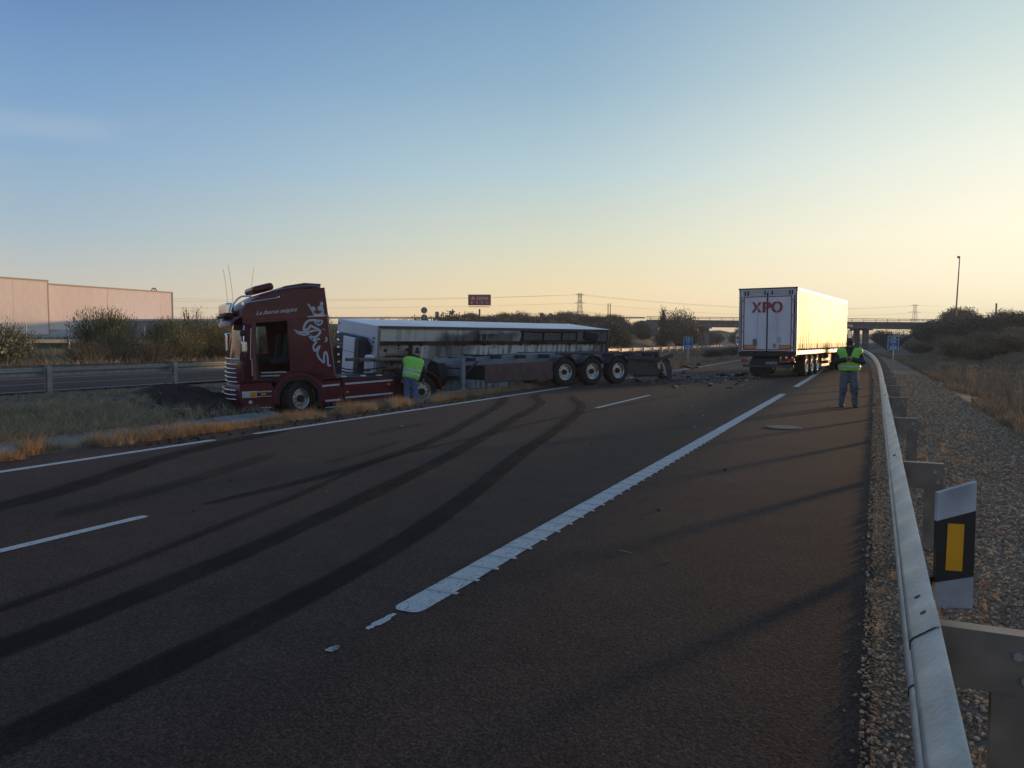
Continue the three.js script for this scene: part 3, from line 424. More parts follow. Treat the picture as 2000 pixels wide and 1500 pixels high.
// ---------------------------------------------------------------- the maroon tractor unit
{
  const o = thing('tractor_truck', 'maroon tractor truck with silver griffin graphics stuck in the median ditch', 'truck', [-13.75, -0.43, -21.2], Math.atan2(-0.8, -0.6));
  o.rotation.order = 'YXZ'; o.rotation.z = -0.013;
  const red = phys([0.15, 0.008, 0.020], { roughness: 0.4, specularIntensity: 0.6, clearcoat: 0.3, clearcoatRoughness: 0.08, map: patchy }), redDark = red;
  const grey = std([0.13, 0.13, 0.135], 0.7), silver = std([0.52, 0.54, 0.57], 0.42, 0.25), cloth = std([0.035, 0.035, 0.04], 0.95), cream = std([0.45, 0.43, 0.4], 0.8);
  const Z = -1.25;
  const roof = smoothLine([[3.02, 3.5], [3.06, 3.68], [3.2, 3.745], [3.5, 3.74], [3.95, 3.68], [4.45, 3.57], [4.95, 3.40], [5.28, 3.2], [5.42, 3.02], [5.46, 2.82]], 36);
  part('roof', skin(roof, 1.24, 0.10, [4.2, 2.6], 0.16), red, o);
  part('rear_wall', skin([[2.88, 0.98], [2.92, 1.6], [2.97, 2.6], [3.02, 3.5]], 1.24, 0.02, [4.2, 2.3]), redDark, o);
  const side = [[2.88, 0.98], [3.02, 3.5], [3.08, 3.62], [3.25, 3.665], [3.9, 3.61], [4.45, 3.5], [4.95, 3.33], [5.22, 3.14], [5.3, 2.95], [5.3, 2.62], [5.2, 2.6], [5.36, 1.62], [5.38, 0.98]];
  const doorway = [[4.03, 1.10], [4.88, 1.10], [4.99, 1.72], [4.93, 2.64], [4.08, 2.70]];
  part('side_wall', ext(shp(side, [doorway]), Z, Z + 0.07, 0.018), red, o, 'maroon cab side with the doorway gaping');
  part('side_wall', ext(shp(side, [[[4.2, 1.75], [4.95, 1.75], [4.9, 2.55], [4.25, 2.6]]]), -Z - 0.07, -Z, 0.018), red, o);
  part('side_window', ext([[4.2, 1.75], [4.95, 1.75], [4.9, 2.55], [4.25, 2.6]], 1.19, 1.196), M.glass, o);
  part('seam_band', [ext([[3.28, 3.63], [3.32, 3.63], [3.62, 3.18], [3.46, 2.55], [3.40, 1.25], [3.37, 1.25], [3.42, 2.55], [3.57, 3.17]], Z - 0.006, Z + 0.01, 0.002)], redDark, o);
  part('roof_flank', boxUV(ext([[3.64, 3.2], [3.75, 3.24], [4.5, 3.22], [5.25, 3.05], [5.25, 2.72], [4.1, 2.75], [3.52, 2.78]], Z - 0.016, Z + 0.01, 0.008)), red, o);
  part('window_blank', ext([[3.66, 2.66], [4.02, 2.64], [3.98, 1.98], [3.74, 2.02], [3.64, 2.2]], Z - 0.010, Z + 0.01, 0.006), redDark, o);
  part('lower_crease', [bar([3.95, 1.33, Z - 0.004], [2.98, 1.42, Z - 0.004], 0.02, 0.022), bar([3.95, 1.86, Z - 0.003], [3.55, 1.92, Z - 0.003], 0.015, 0.018)], red, o);
  part('windscreen', skin([[5.36, 2.62], [5.42, 2.3], [5.48, 1.95], [5.52, 1.62]], 1.1, 0.02, [4.2, 2.1], 0.14), M.glass, o);
  for (const s of [-1, 1]) part('windscreen_pillar', bar([5.22, 2.66, s * 1.17], [5.36, 1.6, s * 1.17], 0.09, 0.1), red, o);
  part('front_panel', skin([[5.53, 1.62], [5.57, 1.45], [5.57, 1.2], [5.55, 0.96]], 1.23, 0.05, [4.2, 1.4], 0.17), redDark, o);
  part('sun_visor', skin(smoothLine([[5.35, 2.86], [5.6, 2.80], [5.74, 2.66], [5.76, 2.56]], 8), 1.2, 0.06, [4.6, 2.6], 0.16), redDark, o);
  part('roof_light_box', [rb(0.22, 0.34, 1.6, 5.56, 3.06, 0, 0.06)], M.chrome, o); part('light_box_lip', rb(0.24, 0.08, 1.64, 5.6, 2.86, 0, 0.03), M.darkMetal, o);
  part('roof_hatch', rb(0.62, 0.22, 1.5, 4.62, 3.66, 0, 0.1, 0, 0, -0.26), redDark, o);
  part('spoiler', [ext([[3.03, 3.72], [3.02, 3.80], [3.5, 3.82], [4.05, 3.72], [4.2, 3.64], [3.6, 3.72]], -0.98, 0.98, 0.01)], std([0.02, 0.022, 0.03], 0.3), o);
  for (const z of [Z + 0.002, -Z - 0.042]) part('side_deflector', ext([[2.7, 1.02], [2.93, 1.0], [3.07, 3.5], [3.14, 3.66], [2.98, 3.68]], z, z + 0.04, 0.012), red, o);
  part('horn', [tube([[4.35, 3.36, Z - 0.03], [5.25, 3.2, Z - 0.03]], 0.014), tr(new THREE.ConeGeometry(0.05, 0.1, 14, 1, true), 4.33, 3.365, Z - 0.03, 0, 0, Math.PI / 2 - 0.2 + Math.PI), cyl(0.035, 0.035, 0.08, 5.28, 3.19, Z - 0.02)], M.chrome, o);
  part('roof_bar', tube([[5.0, 3.42, -0.95], [5.3, 3.38, -1.0], [5.5, 3.15, -1.02], [5.56, 2.95, -1.0]], 0.025), M.chrome, o);
  for (const [x, z, dx] of [[5.45, -0.75, 0.12], [5.4, 0.75, 0.1], [4.85, 0.1, -0.12]]) part('antenna', tube([[x, 3.1, z], [x + dx * 0.4, 3.8, z], [x + dx, 4.3, z]], 0.0045, 5), M.black, o);
  { // silver graphics and script on the cab side
    const flat = (x0, x1, x2, x3, y0, y1, z) => gridGeo(2, 2, (i, j) => [j ? (i ? x3 : x2) : (i ? x1 : x0), j ? y1 : y0, z]);
    const grif = canvasTex(720, 1060, (c) => {
      c.strokeStyle = c.fillStyle = '#aeb4be'; c.lineJoin = 'round'; c.lineCap = 'butt';
      const q = (a) => a.map(([x, y]) => [x * 0.96 - 1160, y * 0.96 - 440]);
      const path = (a, w, close) => { const p = q(a); c.beginPath(); c.moveTo(...p[0]); for (let i = 1; i < p.length - 1; i++) { const m = [(p[i][0] + p[i + 1][0]) / 2, (p[i][1] + p[i + 1][1]) / 2]; c.quadraticCurveTo(...p[i], ...m); } c.lineTo(...p.at(-1)); if (close) { c.closePath(); c.fill(); } else { c.lineWidth = w; c.stroke(); } };
      const poly = (a) => { const p = q(a); c.beginPath(); p.forEach((v, i) => (i ? c.lineTo(...v) : c.moveTo(...v))); c.closePath(); c.fill(); };
      const dot = (x, y, r) => { const [p] = q([[x, y]]); c.beginPath(); c.arc(p[0], p[1], r * 0.96, 0, 7); c.fill(); };
      poly([[1458, 508], [1500, 520], [1530, 600], [1560, 650], [1620, 672], [1680, 650], [1690, 600], [1660, 500], [1692, 470], [1722, 600], [1728, 712], [1572, 712]]); dot(1552, 592, 40); dot(1662, 582, 42); dot(1690, 510, 30);
      path([[1600, 772], [1530, 760], [1450, 785], [1405, 850], [1388, 925], [1450, 915], [1490, 885], [1500, 850], [1540, 870], [1610, 905], [1665, 935], [1640, 985], [1590, 1030], [1540, 1040], [1500, 1015]], 34);
      poly([[1228, 908], [1330, 942], [1440, 940], [1560, 915], [1650, 935], [1570, 945], [1440, 978], [1330, 966]]); poly([[1228, 908], [1300, 985], [1400, 1012], [1500, 992], [1470, 975], [1400, 985], [1320, 968]]);
      path([[1560, 762], [1590, 825], [1640, 850], [1685, 820], [1700, 775], [1640, 770], [1590, 775]], 26); dot(1632, 800, 16);
      poly([[1460, 1010], [1510, 1030], [1520, 1090], [1490, 1060]]); poly([[1670, 890], [1742, 915], [1738, 930]]); poly([[1712, 1115], [1742, 1085], [1735, 1035], [1760, 1030], [1772, 1080], [1758, 1112]]);
      path([[1650, 1062], [1600, 1068], [1530, 1075], [1570, 1100], [1595, 1115], [1550, 1150], [1535, 1200], [1560, 1262], [1600, 1215], [1650, 1165], [1615, 1230], [1595, 1290], [1620, 1360], [1665, 1410], [1712, 1450], [1700, 1370], [1712, 1290], [1735, 1265], [1760, 1310], [1768, 1420], [1765, 1488], [1815, 1485]], 30);
    });
    part('side_seam', [bar([3.5, 2.83, Z - 0.02], [2.95, 2.87, Z - 0.02], 0.006, 0.016), bar([2.74, 1.1, Z - 0.012], [2.93, 2.86, Z - 0.012], 0.006, 0.012)], M.alloy, o);
    const gm = std([1, 1, 1], 0.4, 0.1, { map: grif, transparent: true }); const m = part('griffin_graphic', flat(3.96, 2.6, 3.96, 2.6, 1.26, 3.3, Z - 0.021), gm, o);
    const word = canvasTex(1024, 192, (c) => { c.fillStyle = '#c6c8cd'; c.setTransform(1, 0, -0.28, 1, 40, 0); c.font = 'italic bold 118px serif'; c.fillText('La fuerza mágica', 20, 128, 940); });
    part('script_lettering', gridGeo(2, 2, (i, j) => [i ? 3.74 : 4.98, (i ? 2.92 : 2.79) + j * 0.22, Z - 0.022]), std([1, 1, 1], 0.5, 0, { map: word, transparent: true }), o);
  }
  { // inside
    part('floor', span(2.95, 5.4, 0.96, 1.06, -1.17, 1.17), cloth, o); part('dashboard', [rb(0.5, 0.5, 2.2, 5.1, 1.5, 0, 0.1)], M.black, o);
    part('seat', [rb(0.5, 0.16, 0.5, 4.25, 1.55, -0.6, 0.06), rb(0.16, 0.8, 0.5, 3.98, 1.95, -0.6, 0.07, 0, 0, 0.12)], cloth, o); part('seat', [rb(0.5, 0.16, 0.5, 4.25, 1.55, 0.6, 0.06), rb(0.16, 0.8, 0.5, 3.98, 1.95, 0.6, 0.07, 0, 0, 0.12)], cloth, o);
    part('steering_wheel', [tr(new THREE.TorusGeometry(0.23, 0.02, 8, 24), 4.72, 1.72, -0.6, 0, Math.PI / 2, 0).applyMatrix4(new THREE.Matrix4().makeTranslation(0, 0, 0)), tube([[4.72, 1.72, -0.6], [5.0, 1.55, -0.6]], 0.03)], M.black, o);
    part('bunk', rb(0.7, 0.2, 2.2, 3.4, 1.6, 0, 0.05), cloth, o); part('door_sill', [rb(0.82, 0.05, 0.2, 4.45, 1.15, -1.14, 0.02), rb(0.72, 0.045, 0.05, 4.5, 1.245, Z - 0.005, 0.02)], cream, o); part('cab_lining', [span(3.0, 3.05, 1.1, 3.5, -1.16, 1.16), span(3.05, 5.2, 2.76, 2.8, -1.16, 1.16)], cloth, o);
  }
  { // the door, swung right forward
    const d = new THREE.Group(); d.name = 'door'; d.position.set(5.0, 0, Z - 0.02); d.rotation.y = -100 * R; o.add(d); d.userData.label = 'cab door swung wide open';
    part('door_panel', ext(shp([[-0.02, 1.1], [-0.02, 2.62], [-0.8, 2.66], [-0.92, 1.1]], [[[-0.12, 1.72], [-0.1, 2.52], [-0.74, 2.56], [-0.8, 1.72]]]), -0.05, 0.04, 0.015), red, d); part('window', ext([[-0.12, 1.72], [-0.1, 2.52], [-0.74, 2.56], [-0.8, 1.72]], -0.005, 0.003), M.glass, d); part('trim', ext([[-0.08, 1.2], [-0.08, 1.66], [-0.8, 1.66], [-0.86, 1.2]], -0.085, -0.05, 0.01), cream, d); part('handle', rb(0.2, 0.04, 0.04, -0.72, 1.5, 0.06), M.black, d);
  }
  part('mirror', [rb(0.16, 0.34, 0.2, 5.32, 1.98, Z - 0.30, 0.06)], M.chrome, o); part('mirror', [rb(0.14, 0.2, 0.2, 5.34, 2.36, Z - 0.28, 0.07)], M.black, o); part('mirror_arm', [tube([[5.2, 2.55, Z], [5.3, 2.55, Z - 0.28], [5.32, 1.75, Z - 0.28], [5.22, 1.68, Z]], 0.018)], M.chrome, o);
  part('mirror', rb(0.16, 0.6, 0.24, 5.34, 2.1, -Z + 0.28, 0.06), M.chrome, o); part('grab_rail', tube([[5.05, 1.7, Z - 0.04], [5.02, 2.3, Z - 0.05]], 0.02), M.chrome, o); part('grab_rail', tube([[5.12, 1.62, Z - 0.03], [5.08, 2.5, Z - 0.04]], 0.017), M.alloy, o);
  part('corner_deflector', [rb(0.34, 0.62, 0.14, 5.22, 1.28, Z - 0.05, 0.07, 0, 0.2, 0)], red, o);
  // grille, bumper, lamps
  const bow = (x, y, hw, r, flat = 1) => { const g = tube(Array.from({ length: 9 }, (_, i) => { const t = i / 4 - 1; return [x - 0.17 * t * t * t * t - 0.03 * t * t, y, t * hw]; }), r, 8, 30); return g; };
  part('grille_backing', [skin([[5.545, 1.52], [5.565, 1.2], [5.56, 0.98]], 0.9, 0.01, [4.2, 1.3], 0.1)], M.black, o);
  for (let k = 0; k < 5; k++) part('grille_bar', bow(5.60, 0.99 + k * 0.125, 1.0, 0.021), M.chrome, o); part('bonnet_trim', bow(5.57, 1.64, 1.06, 0.02), M.chrome, o);
  const bump = smoothLine([[5.5, 0.97], [5.62, 0.9], [5.66, 0.7], [5.66, 0.45], [5.6, 0.26], [5.45, 0.2]], 12);
  part('bumper', skin(bump, 1.25, 0.05, [4.6, 0.6], 0.24), red, o); for (let k = 0; k < 3; k++) part('bumper_bar', bow(5.69, 0.5 + k * 0.13, 1.04, 0.024), M.chrome, o); part('bumper_lip', bow(5.6, 0.215, 1.12, 0.025), M.chrome, o);
  part('bumper_corner', boxUV(ext([[4.5, 0.2], [5.4, 0.2], [5.44, 0.5], [5.42, 0.97], [4.62, 0.97], [4.5, 0.8]], Z, Z + 0.09, 0.025)), red, o);
  for (const [y, h] of [[0.705, 0.05], [0.575, 0.018], [0.235, 0.06]]) part('side_strip', rb(0.44, h, 0.02, 4.79, y, Z - 0.008, 0.009), M.chrome, o);
  part('marker_lamp', rb(0.14, 0.06, 0.02, 4.8, 0.635, Z - 0.01, 0.01), M.amber, o); part('tow_eye', cyl(0.035, 0.035, 0.02, 4.86, 0.86, Z - 0.008, 'z', 14), M.darkMetal, o);
  part('headlamp_surround', rb(0.40, 0.20, 0.03, 5.18, 0.64, Z - 0.012, 0.02), M.alloy, o); part('headlamp', rb(0.20, 0.16, 0.03, 5.27, 0.64, Z - 0.022, 0.02), M.lampGlass, o); part('indicator', rb(0.15, 0.15, 0.03, 5.08, 0.64, Z - 0.022, 0.02), M.amber, o); part('fog_lamp', cyl(0.05, 0.05, 0.03, 5.16, 0.43, Z - 0.01, 'z', 18), M.lampGlass, o);
  part('step', [rb(0.45, 0.05, 0.2, 4.68, 1.02, Z + 0.06, 0.02)], M.black, o);
  // wings
  const arch = (cx, cy, r0, r1, a0, a1) => { const s = new THREE.Shape(); s.absarc(cx, cy, r1, a0, a1, false); s.absarc(cx, cy, r0, a1, a0, true); return s; };
  part('front_wing', ext(arch(3.8, 0.46, 0.62, 0.76, -0.2, Math.PI + 0.2), Z - 0.03, Z + 0.5, 0.025), redDark, o); part('wing_liner', ext(arch(3.8, 0.46, 0.56, 0.63, -0.25, Math.PI + 0.25), Z - 0.015, Z + 0.5, 0.012), M.black, o); part('front_wing', ext(arch(3.8, 0.46, 0.6, 0.74, -0.2, Math.PI + 0.2), -Z - 0.5, -Z, 0.025), redDark, o);
  part('wing_top', ext([[3.0, 0.98], [3.05, 1.14], [3.5, 1.26], [4.15, 1.26], [4.4, 1.12], [4.62, 0.97], [4.3, 0.95], [4.1, 1.1], [3.8, 1.2], [3.45, 1.12], [3.2, 0.92]], Z, Z + 0.06, 0.015), red, o);
  part('rear_mudguard', ext(arch(0, 0.5, 0.62, 0.655, -0.15, Math.PI * 0.98), Z - 0.02, Z + 0.62, 0.008), redDark, o); part('rear_mudguard', ext(arch(0, 0.5, 0.62, 0.655, -0.15, Math.PI * 0.98), -Z - 0.62, -Z, 0.008), redDark, o);
  part('mudflap', rb(0.03, 0.5, 0.6, 0.72, 0.55, Z + 0.3, 0.01), redDark, o);
  // side skirts and their strips
  part('side_skirt', boxUV(ext([[2.55, 0.27], [3.16, 0.30], [3.24, 0.92], [2.55, 0.95]], Z, Z + 0.06, 0.015)), red, o); part('side_skirt', boxUV(ext([[0.94, 0.38], [2.5, 0.28], [2.52, 0.98], [0.88, 1.0]], Z, Z + 0.06, 0.015)), red, o);
  for (const [x0, y0, x1, y1] of [[3.16, 0.80, 2.62, 0.83], [3.1, 0.36, 2.6, 0.38], [2.45, 0.84, 0.98, 0.90], [2.45, 0.43, 0.98, 0.50]]) part('side_strip', bar([x0, y0, Z - 0.008], [x1, y1, Z - 0.008], 0.022, 0.05), silver, o);
  for (const [x, y] of [[2.38, 0.6], [1.1, 0.78]]) part('marker_lamp', rb(0.09, 0.05, 0.02, x, y, Z - 0.01, 0.008), M.amber, o);
  part('skirt_rod', tube([[3.05, 0.16, Z], [1.55, 0.22, Z]], 0.018), M.alloy, o); part('deck', [span(0.75, 2.8, 0.99, 1.03, -1.2, 1.2)], M.darkMetal, o); for (const x of [2.45, 1.85, 1.35]) part('deck_fitting', rb(0.16, 0.05, 0.14, x, 1.05, Z + 0.15, 0.015), M.alloy, o);
  for (const s of [-1, 1]) part('frame_rail', boxUV(bx(5.6, 0.28, 0.09, 2.1, 0.82, s * 0.42)), M.darkMetal, o);
  part('rear_crossmember', bx(0.1, 0.3, 1.0, -0.7, 0.82, 0), M.darkMetal, o); part('front_axle', [cyl(0.07, 0.07, 1.9, 3.8, 0.46, 0, 'z', 12)], M.darkMetal, o); part('rear_axle', [cyl(0.09, 0.09, 1.6, 0, 0.5, 0, 'z', 12), tr(new THREE.SphereGeometry(0.24, 16, 12), 0, 0.5, 0)], M.darkMetal, o);
  part('fifth_wheel', [rb(0.95, 0.08, 0.9, 0.2, 1.1, 0, 0.03, 0, 0, 0.04), bx(0.3, 0.16, 0.9, 0.2, 1.0, 0)], M.darkMetal, o); part('air_tank', [cyl(0.14, 0.14, 0.9, 2.55, 1.2, 0.2, 'z', 16)], M.darkMetal, o); part('air_line', [tube([[2.8, 1.9, -0.3], [2.3, 1.3, -0.2], [1.5, 1.2, 0], [0.7, 1.25, 0.1]], 0.02), tube([[2.8, 1.8, 0.3], [2.1, 1.15, 0.3], [1.2, 1.15, 0.2]], 0.02)], M.black, o); part('side_light_column', [...Array.from({ length: 5 }, (_, i) => bx(0.06, 0.06, 0.05, 2.59, 1.5 + i * 0.22, -1.11))], M.chrome, o);
  wheel(o, 3.8, 0.46, Z + 0.20, -1, 0.5, 0.31, 28 * R); wheel(o, 3.8, 0.46, -Z - 0.20, 1, 0.5, 0.31, 28 * R);
  for (const s of [-1, 1]) { wheel(o, 0, 0.5, s * 1.06, s, 0.5, 0.29); wheel(o, 0, 0.5, s * 0.74, s, 0.5, 0.29); }
}
// ---------------------------------------------------------------- the chassis that lost its body
{
  const o = thing('trailer_chassis', 'bare dark three-axle trailer chassis with bright rims and a wrecked tail', 'trailer', [-10.63, 0, -27.91], Math.atan2(0.872, 0.49)), dm = std([0.055, 0.062, 0.075], 0.6, 0.3, { map: patchy }), gm = std([0.30, 0.33, 0.37], 0.55, 0.15, { map: streaky });
  for (const x of [-1.3, 0.02, 1.34]) for (const s of [1, -1]) wheel(o, x, 0.515, s * 1.02, s, 0.515, 0.37);
  for (const x of [-1.3, 0.02, 1.34]) part('axle', [cyl(0.065, 0.065, 1.8, x, 0.515, 0, 'z', 12), bx(0.1, 0.3, 0.1, x, 0.75, 0.5), bx(0.1, 0.3, 0.1, x, 0.75, -0.5)], M.darkMetal, o);
  for (const s of [-1, 1]) { part('main_rail', [boxUV(ext([[-6.2, 0.86], [-5.0, 0.80], [-3.0, 0.84], [3.5, 0.90], [3.5, 1.2], [-2.2, 1.2], [-5.6, 1.06], [-6.6, 1.05]], s * 0.55 - 0.06, s * 0.55 + 0.06, 0.008))], gm, o); part('gooseneck', [boxUV(ext([[-9.1, 1.0], [-6.2, 0.97], [-6.2, 1.07], [-9.1, 1.10]], s * 0.5 - 0.06, s * 0.5 + 0.06, 0.006))], std([0.24, 0.19, 0.15], 0.8, 0.1, { map: patchy }), o); }
  part('outer_rail', [boxUV(bx(5.3, 0.07, 0.06, 0.9, 1.19, 1.18)), boxUV(bx(5.3, 0.07, 0.06, 0.9, 1.19, -1.18))], dm, o);
  for (let k = 0; k < 9; k++) part('crossmember', boxUV(bx(0.09, 0.13, 2.34, -5.2 + k * 1.05, 1.1 - (k === 0 ? 0.08 : 0), 0)), dm, o);
  part('front_plate', rb(1.6, 0.06, 1.9, -7.9, 1.05, 0, 0.01), std([0.2, 0.15, 0.12], 0.85, 0.1, { map: patchy }), o); part('kingpin', cyl(0.045, 0.045, 0.2, -7.7, 0.95, 0), M.darkMetal, o);
  for (const s of [1, -1]) part('landing_leg', [rb(0.15, 0.85, 0.15, -5.55, 0.66, s * 0.95, 0.015), rb(0.11, 0.3, 0.11, -5.55, 0.16, s * 0.95, 0.01), rb(0.3, 0.04, 0.26, -5.55, 0.02, s * 0.95, 0.01)], gm, o); part('leg_brace', [bar([-5.5, 0.5, 0.95], [-4.7, 0.95, 0.6], 0.05, 0.05), bar([-5.55, 0.72, -0.9], [-5.55, 0.72, 0.9], 0.05, 0.05)], dm, o);
  const panelM = std([0.14, 0.078, 0.082], 0.55, 0.1, { map: patchy });
  part('side_guard_panel', boxUV(ext([[-4.82, 0.24], [-1.9, 0.30], [-1.92, 0.93], [-4.86, 0.86]], 1.17, 1.22, 0.012)), panelM, o, 'plain dark maroon side guard panel'); part('panel_edge', [bar([-4.82, 0.235, 1.2], [-1.9, 0.295, 1.2], 0.06, 0.03), bar([-4.83, 0.25, 1.225], [-4.86, 0.86, 1.225], 0.012, 0.03)], dm, o);
  part('pallet_box', [rb(2.6, 0.5, 1.5, -3.4, 0.55, 0.3, 0.02)], M.black, o); part('spare_wheel_carrier', [cyl(0.45, 0.45, 0.3, -5.0 - 1.2, 0.55, 0.35, 'x', 24)], M.rubber, o);
  for (const x of [-1.3, 0.02, 1.34]) for (const s of [1, -1]) part('mudguard', (() => { const a = new THREE.Shape(); a.absarc(x, 0.515, 0.60, 0.5, Math.PI - 0.5, false); a.absarc(x, 0.515, 0.575, Math.PI - 0.5, 0.5, true); return ext(a, s * 1.02 - 0.2, s * 1.02 + 0.2, 0); })(), M.black, o);
  // tail: bent rail, torn skirt, hanging lamp
  part('tail_rail', [sweepBar([[1.9, 1.06, 1.15], [2.8, 0.98, 1.12], [3.6, 0.93, 1.1], [4.1, 1.0, 1.05], [4.5, 1.07, 1.0]], 0.09, 0.15)], dm, o, 'bent tail rail curling upward'); part('tail_box', [boxUV(rb(0.26, 0.28, 0.22, 3.4, 1.12, 0.9, 0.01))], gm, o); part('tail_beam', [boxUV(bx(0.16, 0.3, 2.3, 3.55, 1.0, 0))], dm, o);
  part('tail_skirt', boxUV(ext([[1.95, 0.34], [3.9, 0.24], [4.02, 0.42], [3.85, 0.86], [1.95, 0.95]], 0.98, 1.01, 0.005)), std([0.03, 0.034, 0.045], 0.5, 0, { map: patchy }), o); part('underrun_bar', [boxUV(rb(1.5, 0.12, 0.1, 3.2, 0.28, 0.9, 0.02)), boxUV(bx(0.1, 0.12, 2.2, 3.9, 0.3, 0))], M.black, o);
  part('torn_sheet', crumple([[3.95, 0.88], [4.15, 0.98], [4.45, 0.80], [4.50, 0.4], [4.42, 0.12], [4.2, 0.22], [4.12, 0.5]], 1.0, 11), std([0.10, 0.11, 0.11], 0.6, 0.3, { map: patchy }), o); part('torn_strip', [sweepBar([[3.8, 0.9, 1.02], [3.98, 0.6, 1.06], [4.08, 0.25, 1.08]], 0.02, 0.07)], M.galv, o); part('torn_strip', sweepBar([[3.92, 0.2, 1.05], [4.3, 0.06, 1.15], [4.8, 0.05, 1.2]], 0.03, 0.05), M.black, o);
  part('tail_lamp', [rb(0.16, 0.26, 0.05, 3.72, 0.66, 1.03, 0.06)], std([0.5, 0.36, 0.2], 0.5), o); part('hanging_cable', [tube([[2.7, 0.95, 1.16], [2.85, 0.86, 1.18], [3.0, 0.95, 1.16]], 0.014), tube([[3.3, 0.8, 1.05], [3.6, 0.5, 1.1], [3.75, 0.2, 1.1], [4.0, 0.05, 1.15]], 0.012)], M.black, o);
}
function sweepBar(pts, w, h) { const c = new THREE.CatmullRomCurve3(pts.map((p) => V3(...p))), n = pts.length * 5, q = c.getPoints(n); return merge(Array.from({ length: n }, (_, i) => bar(q[i].toArray(), q[i + 1].clone().add(q[i + 1].clone().sub(q[i]).normalize().multiplyScalar(h * 0.04)).toArray(), w, h))); }
function crumple(pts, z, seed) { const g = ext(pts, z - 0.006, z + 0.006), t = tessel(g, 3), p = t.attributes.position; for (let i = 0; i < p.count; i++) { const x = p.getX(i), y = p.getY(i); p.setZ(i, p.getZ(i) + 0.22 * (fbm(x * 5, y * 5, seed, 3) - 0.5)); } t.computeVertexNormals(); return t; }
function tessel(g, n) { g = g.index ? g.toNonIndexed() : g; for (let k = 0; k < n; k++) { const a = g.attributes.position.array, out = []; for (let i = 0; i < a.length; i += 9) { const v = [0, 1, 2].map((q) => [a[i + q * 3], a[i + q * 3 + 1], a[i + q * 3 + 2]]), m = (u, w) => u.map((x, q) => (x + w[q]) / 2), ab = m(v[0], v[1]), bc = m(v[1], v[2]), ca = m(v[2], v[0]); out.push(...v[0], ...ab, ...ca, ...ab, ...v[1], ...bc, ...ca, ...bc, ...v[2], ...ab, ...bc, ...ca); } g = new THREE.BufferGeometry(); g.setAttribute('position', new THREE.Float32BufferAttribute(out, 3)); } g.computeVertexNormals(); return g; }
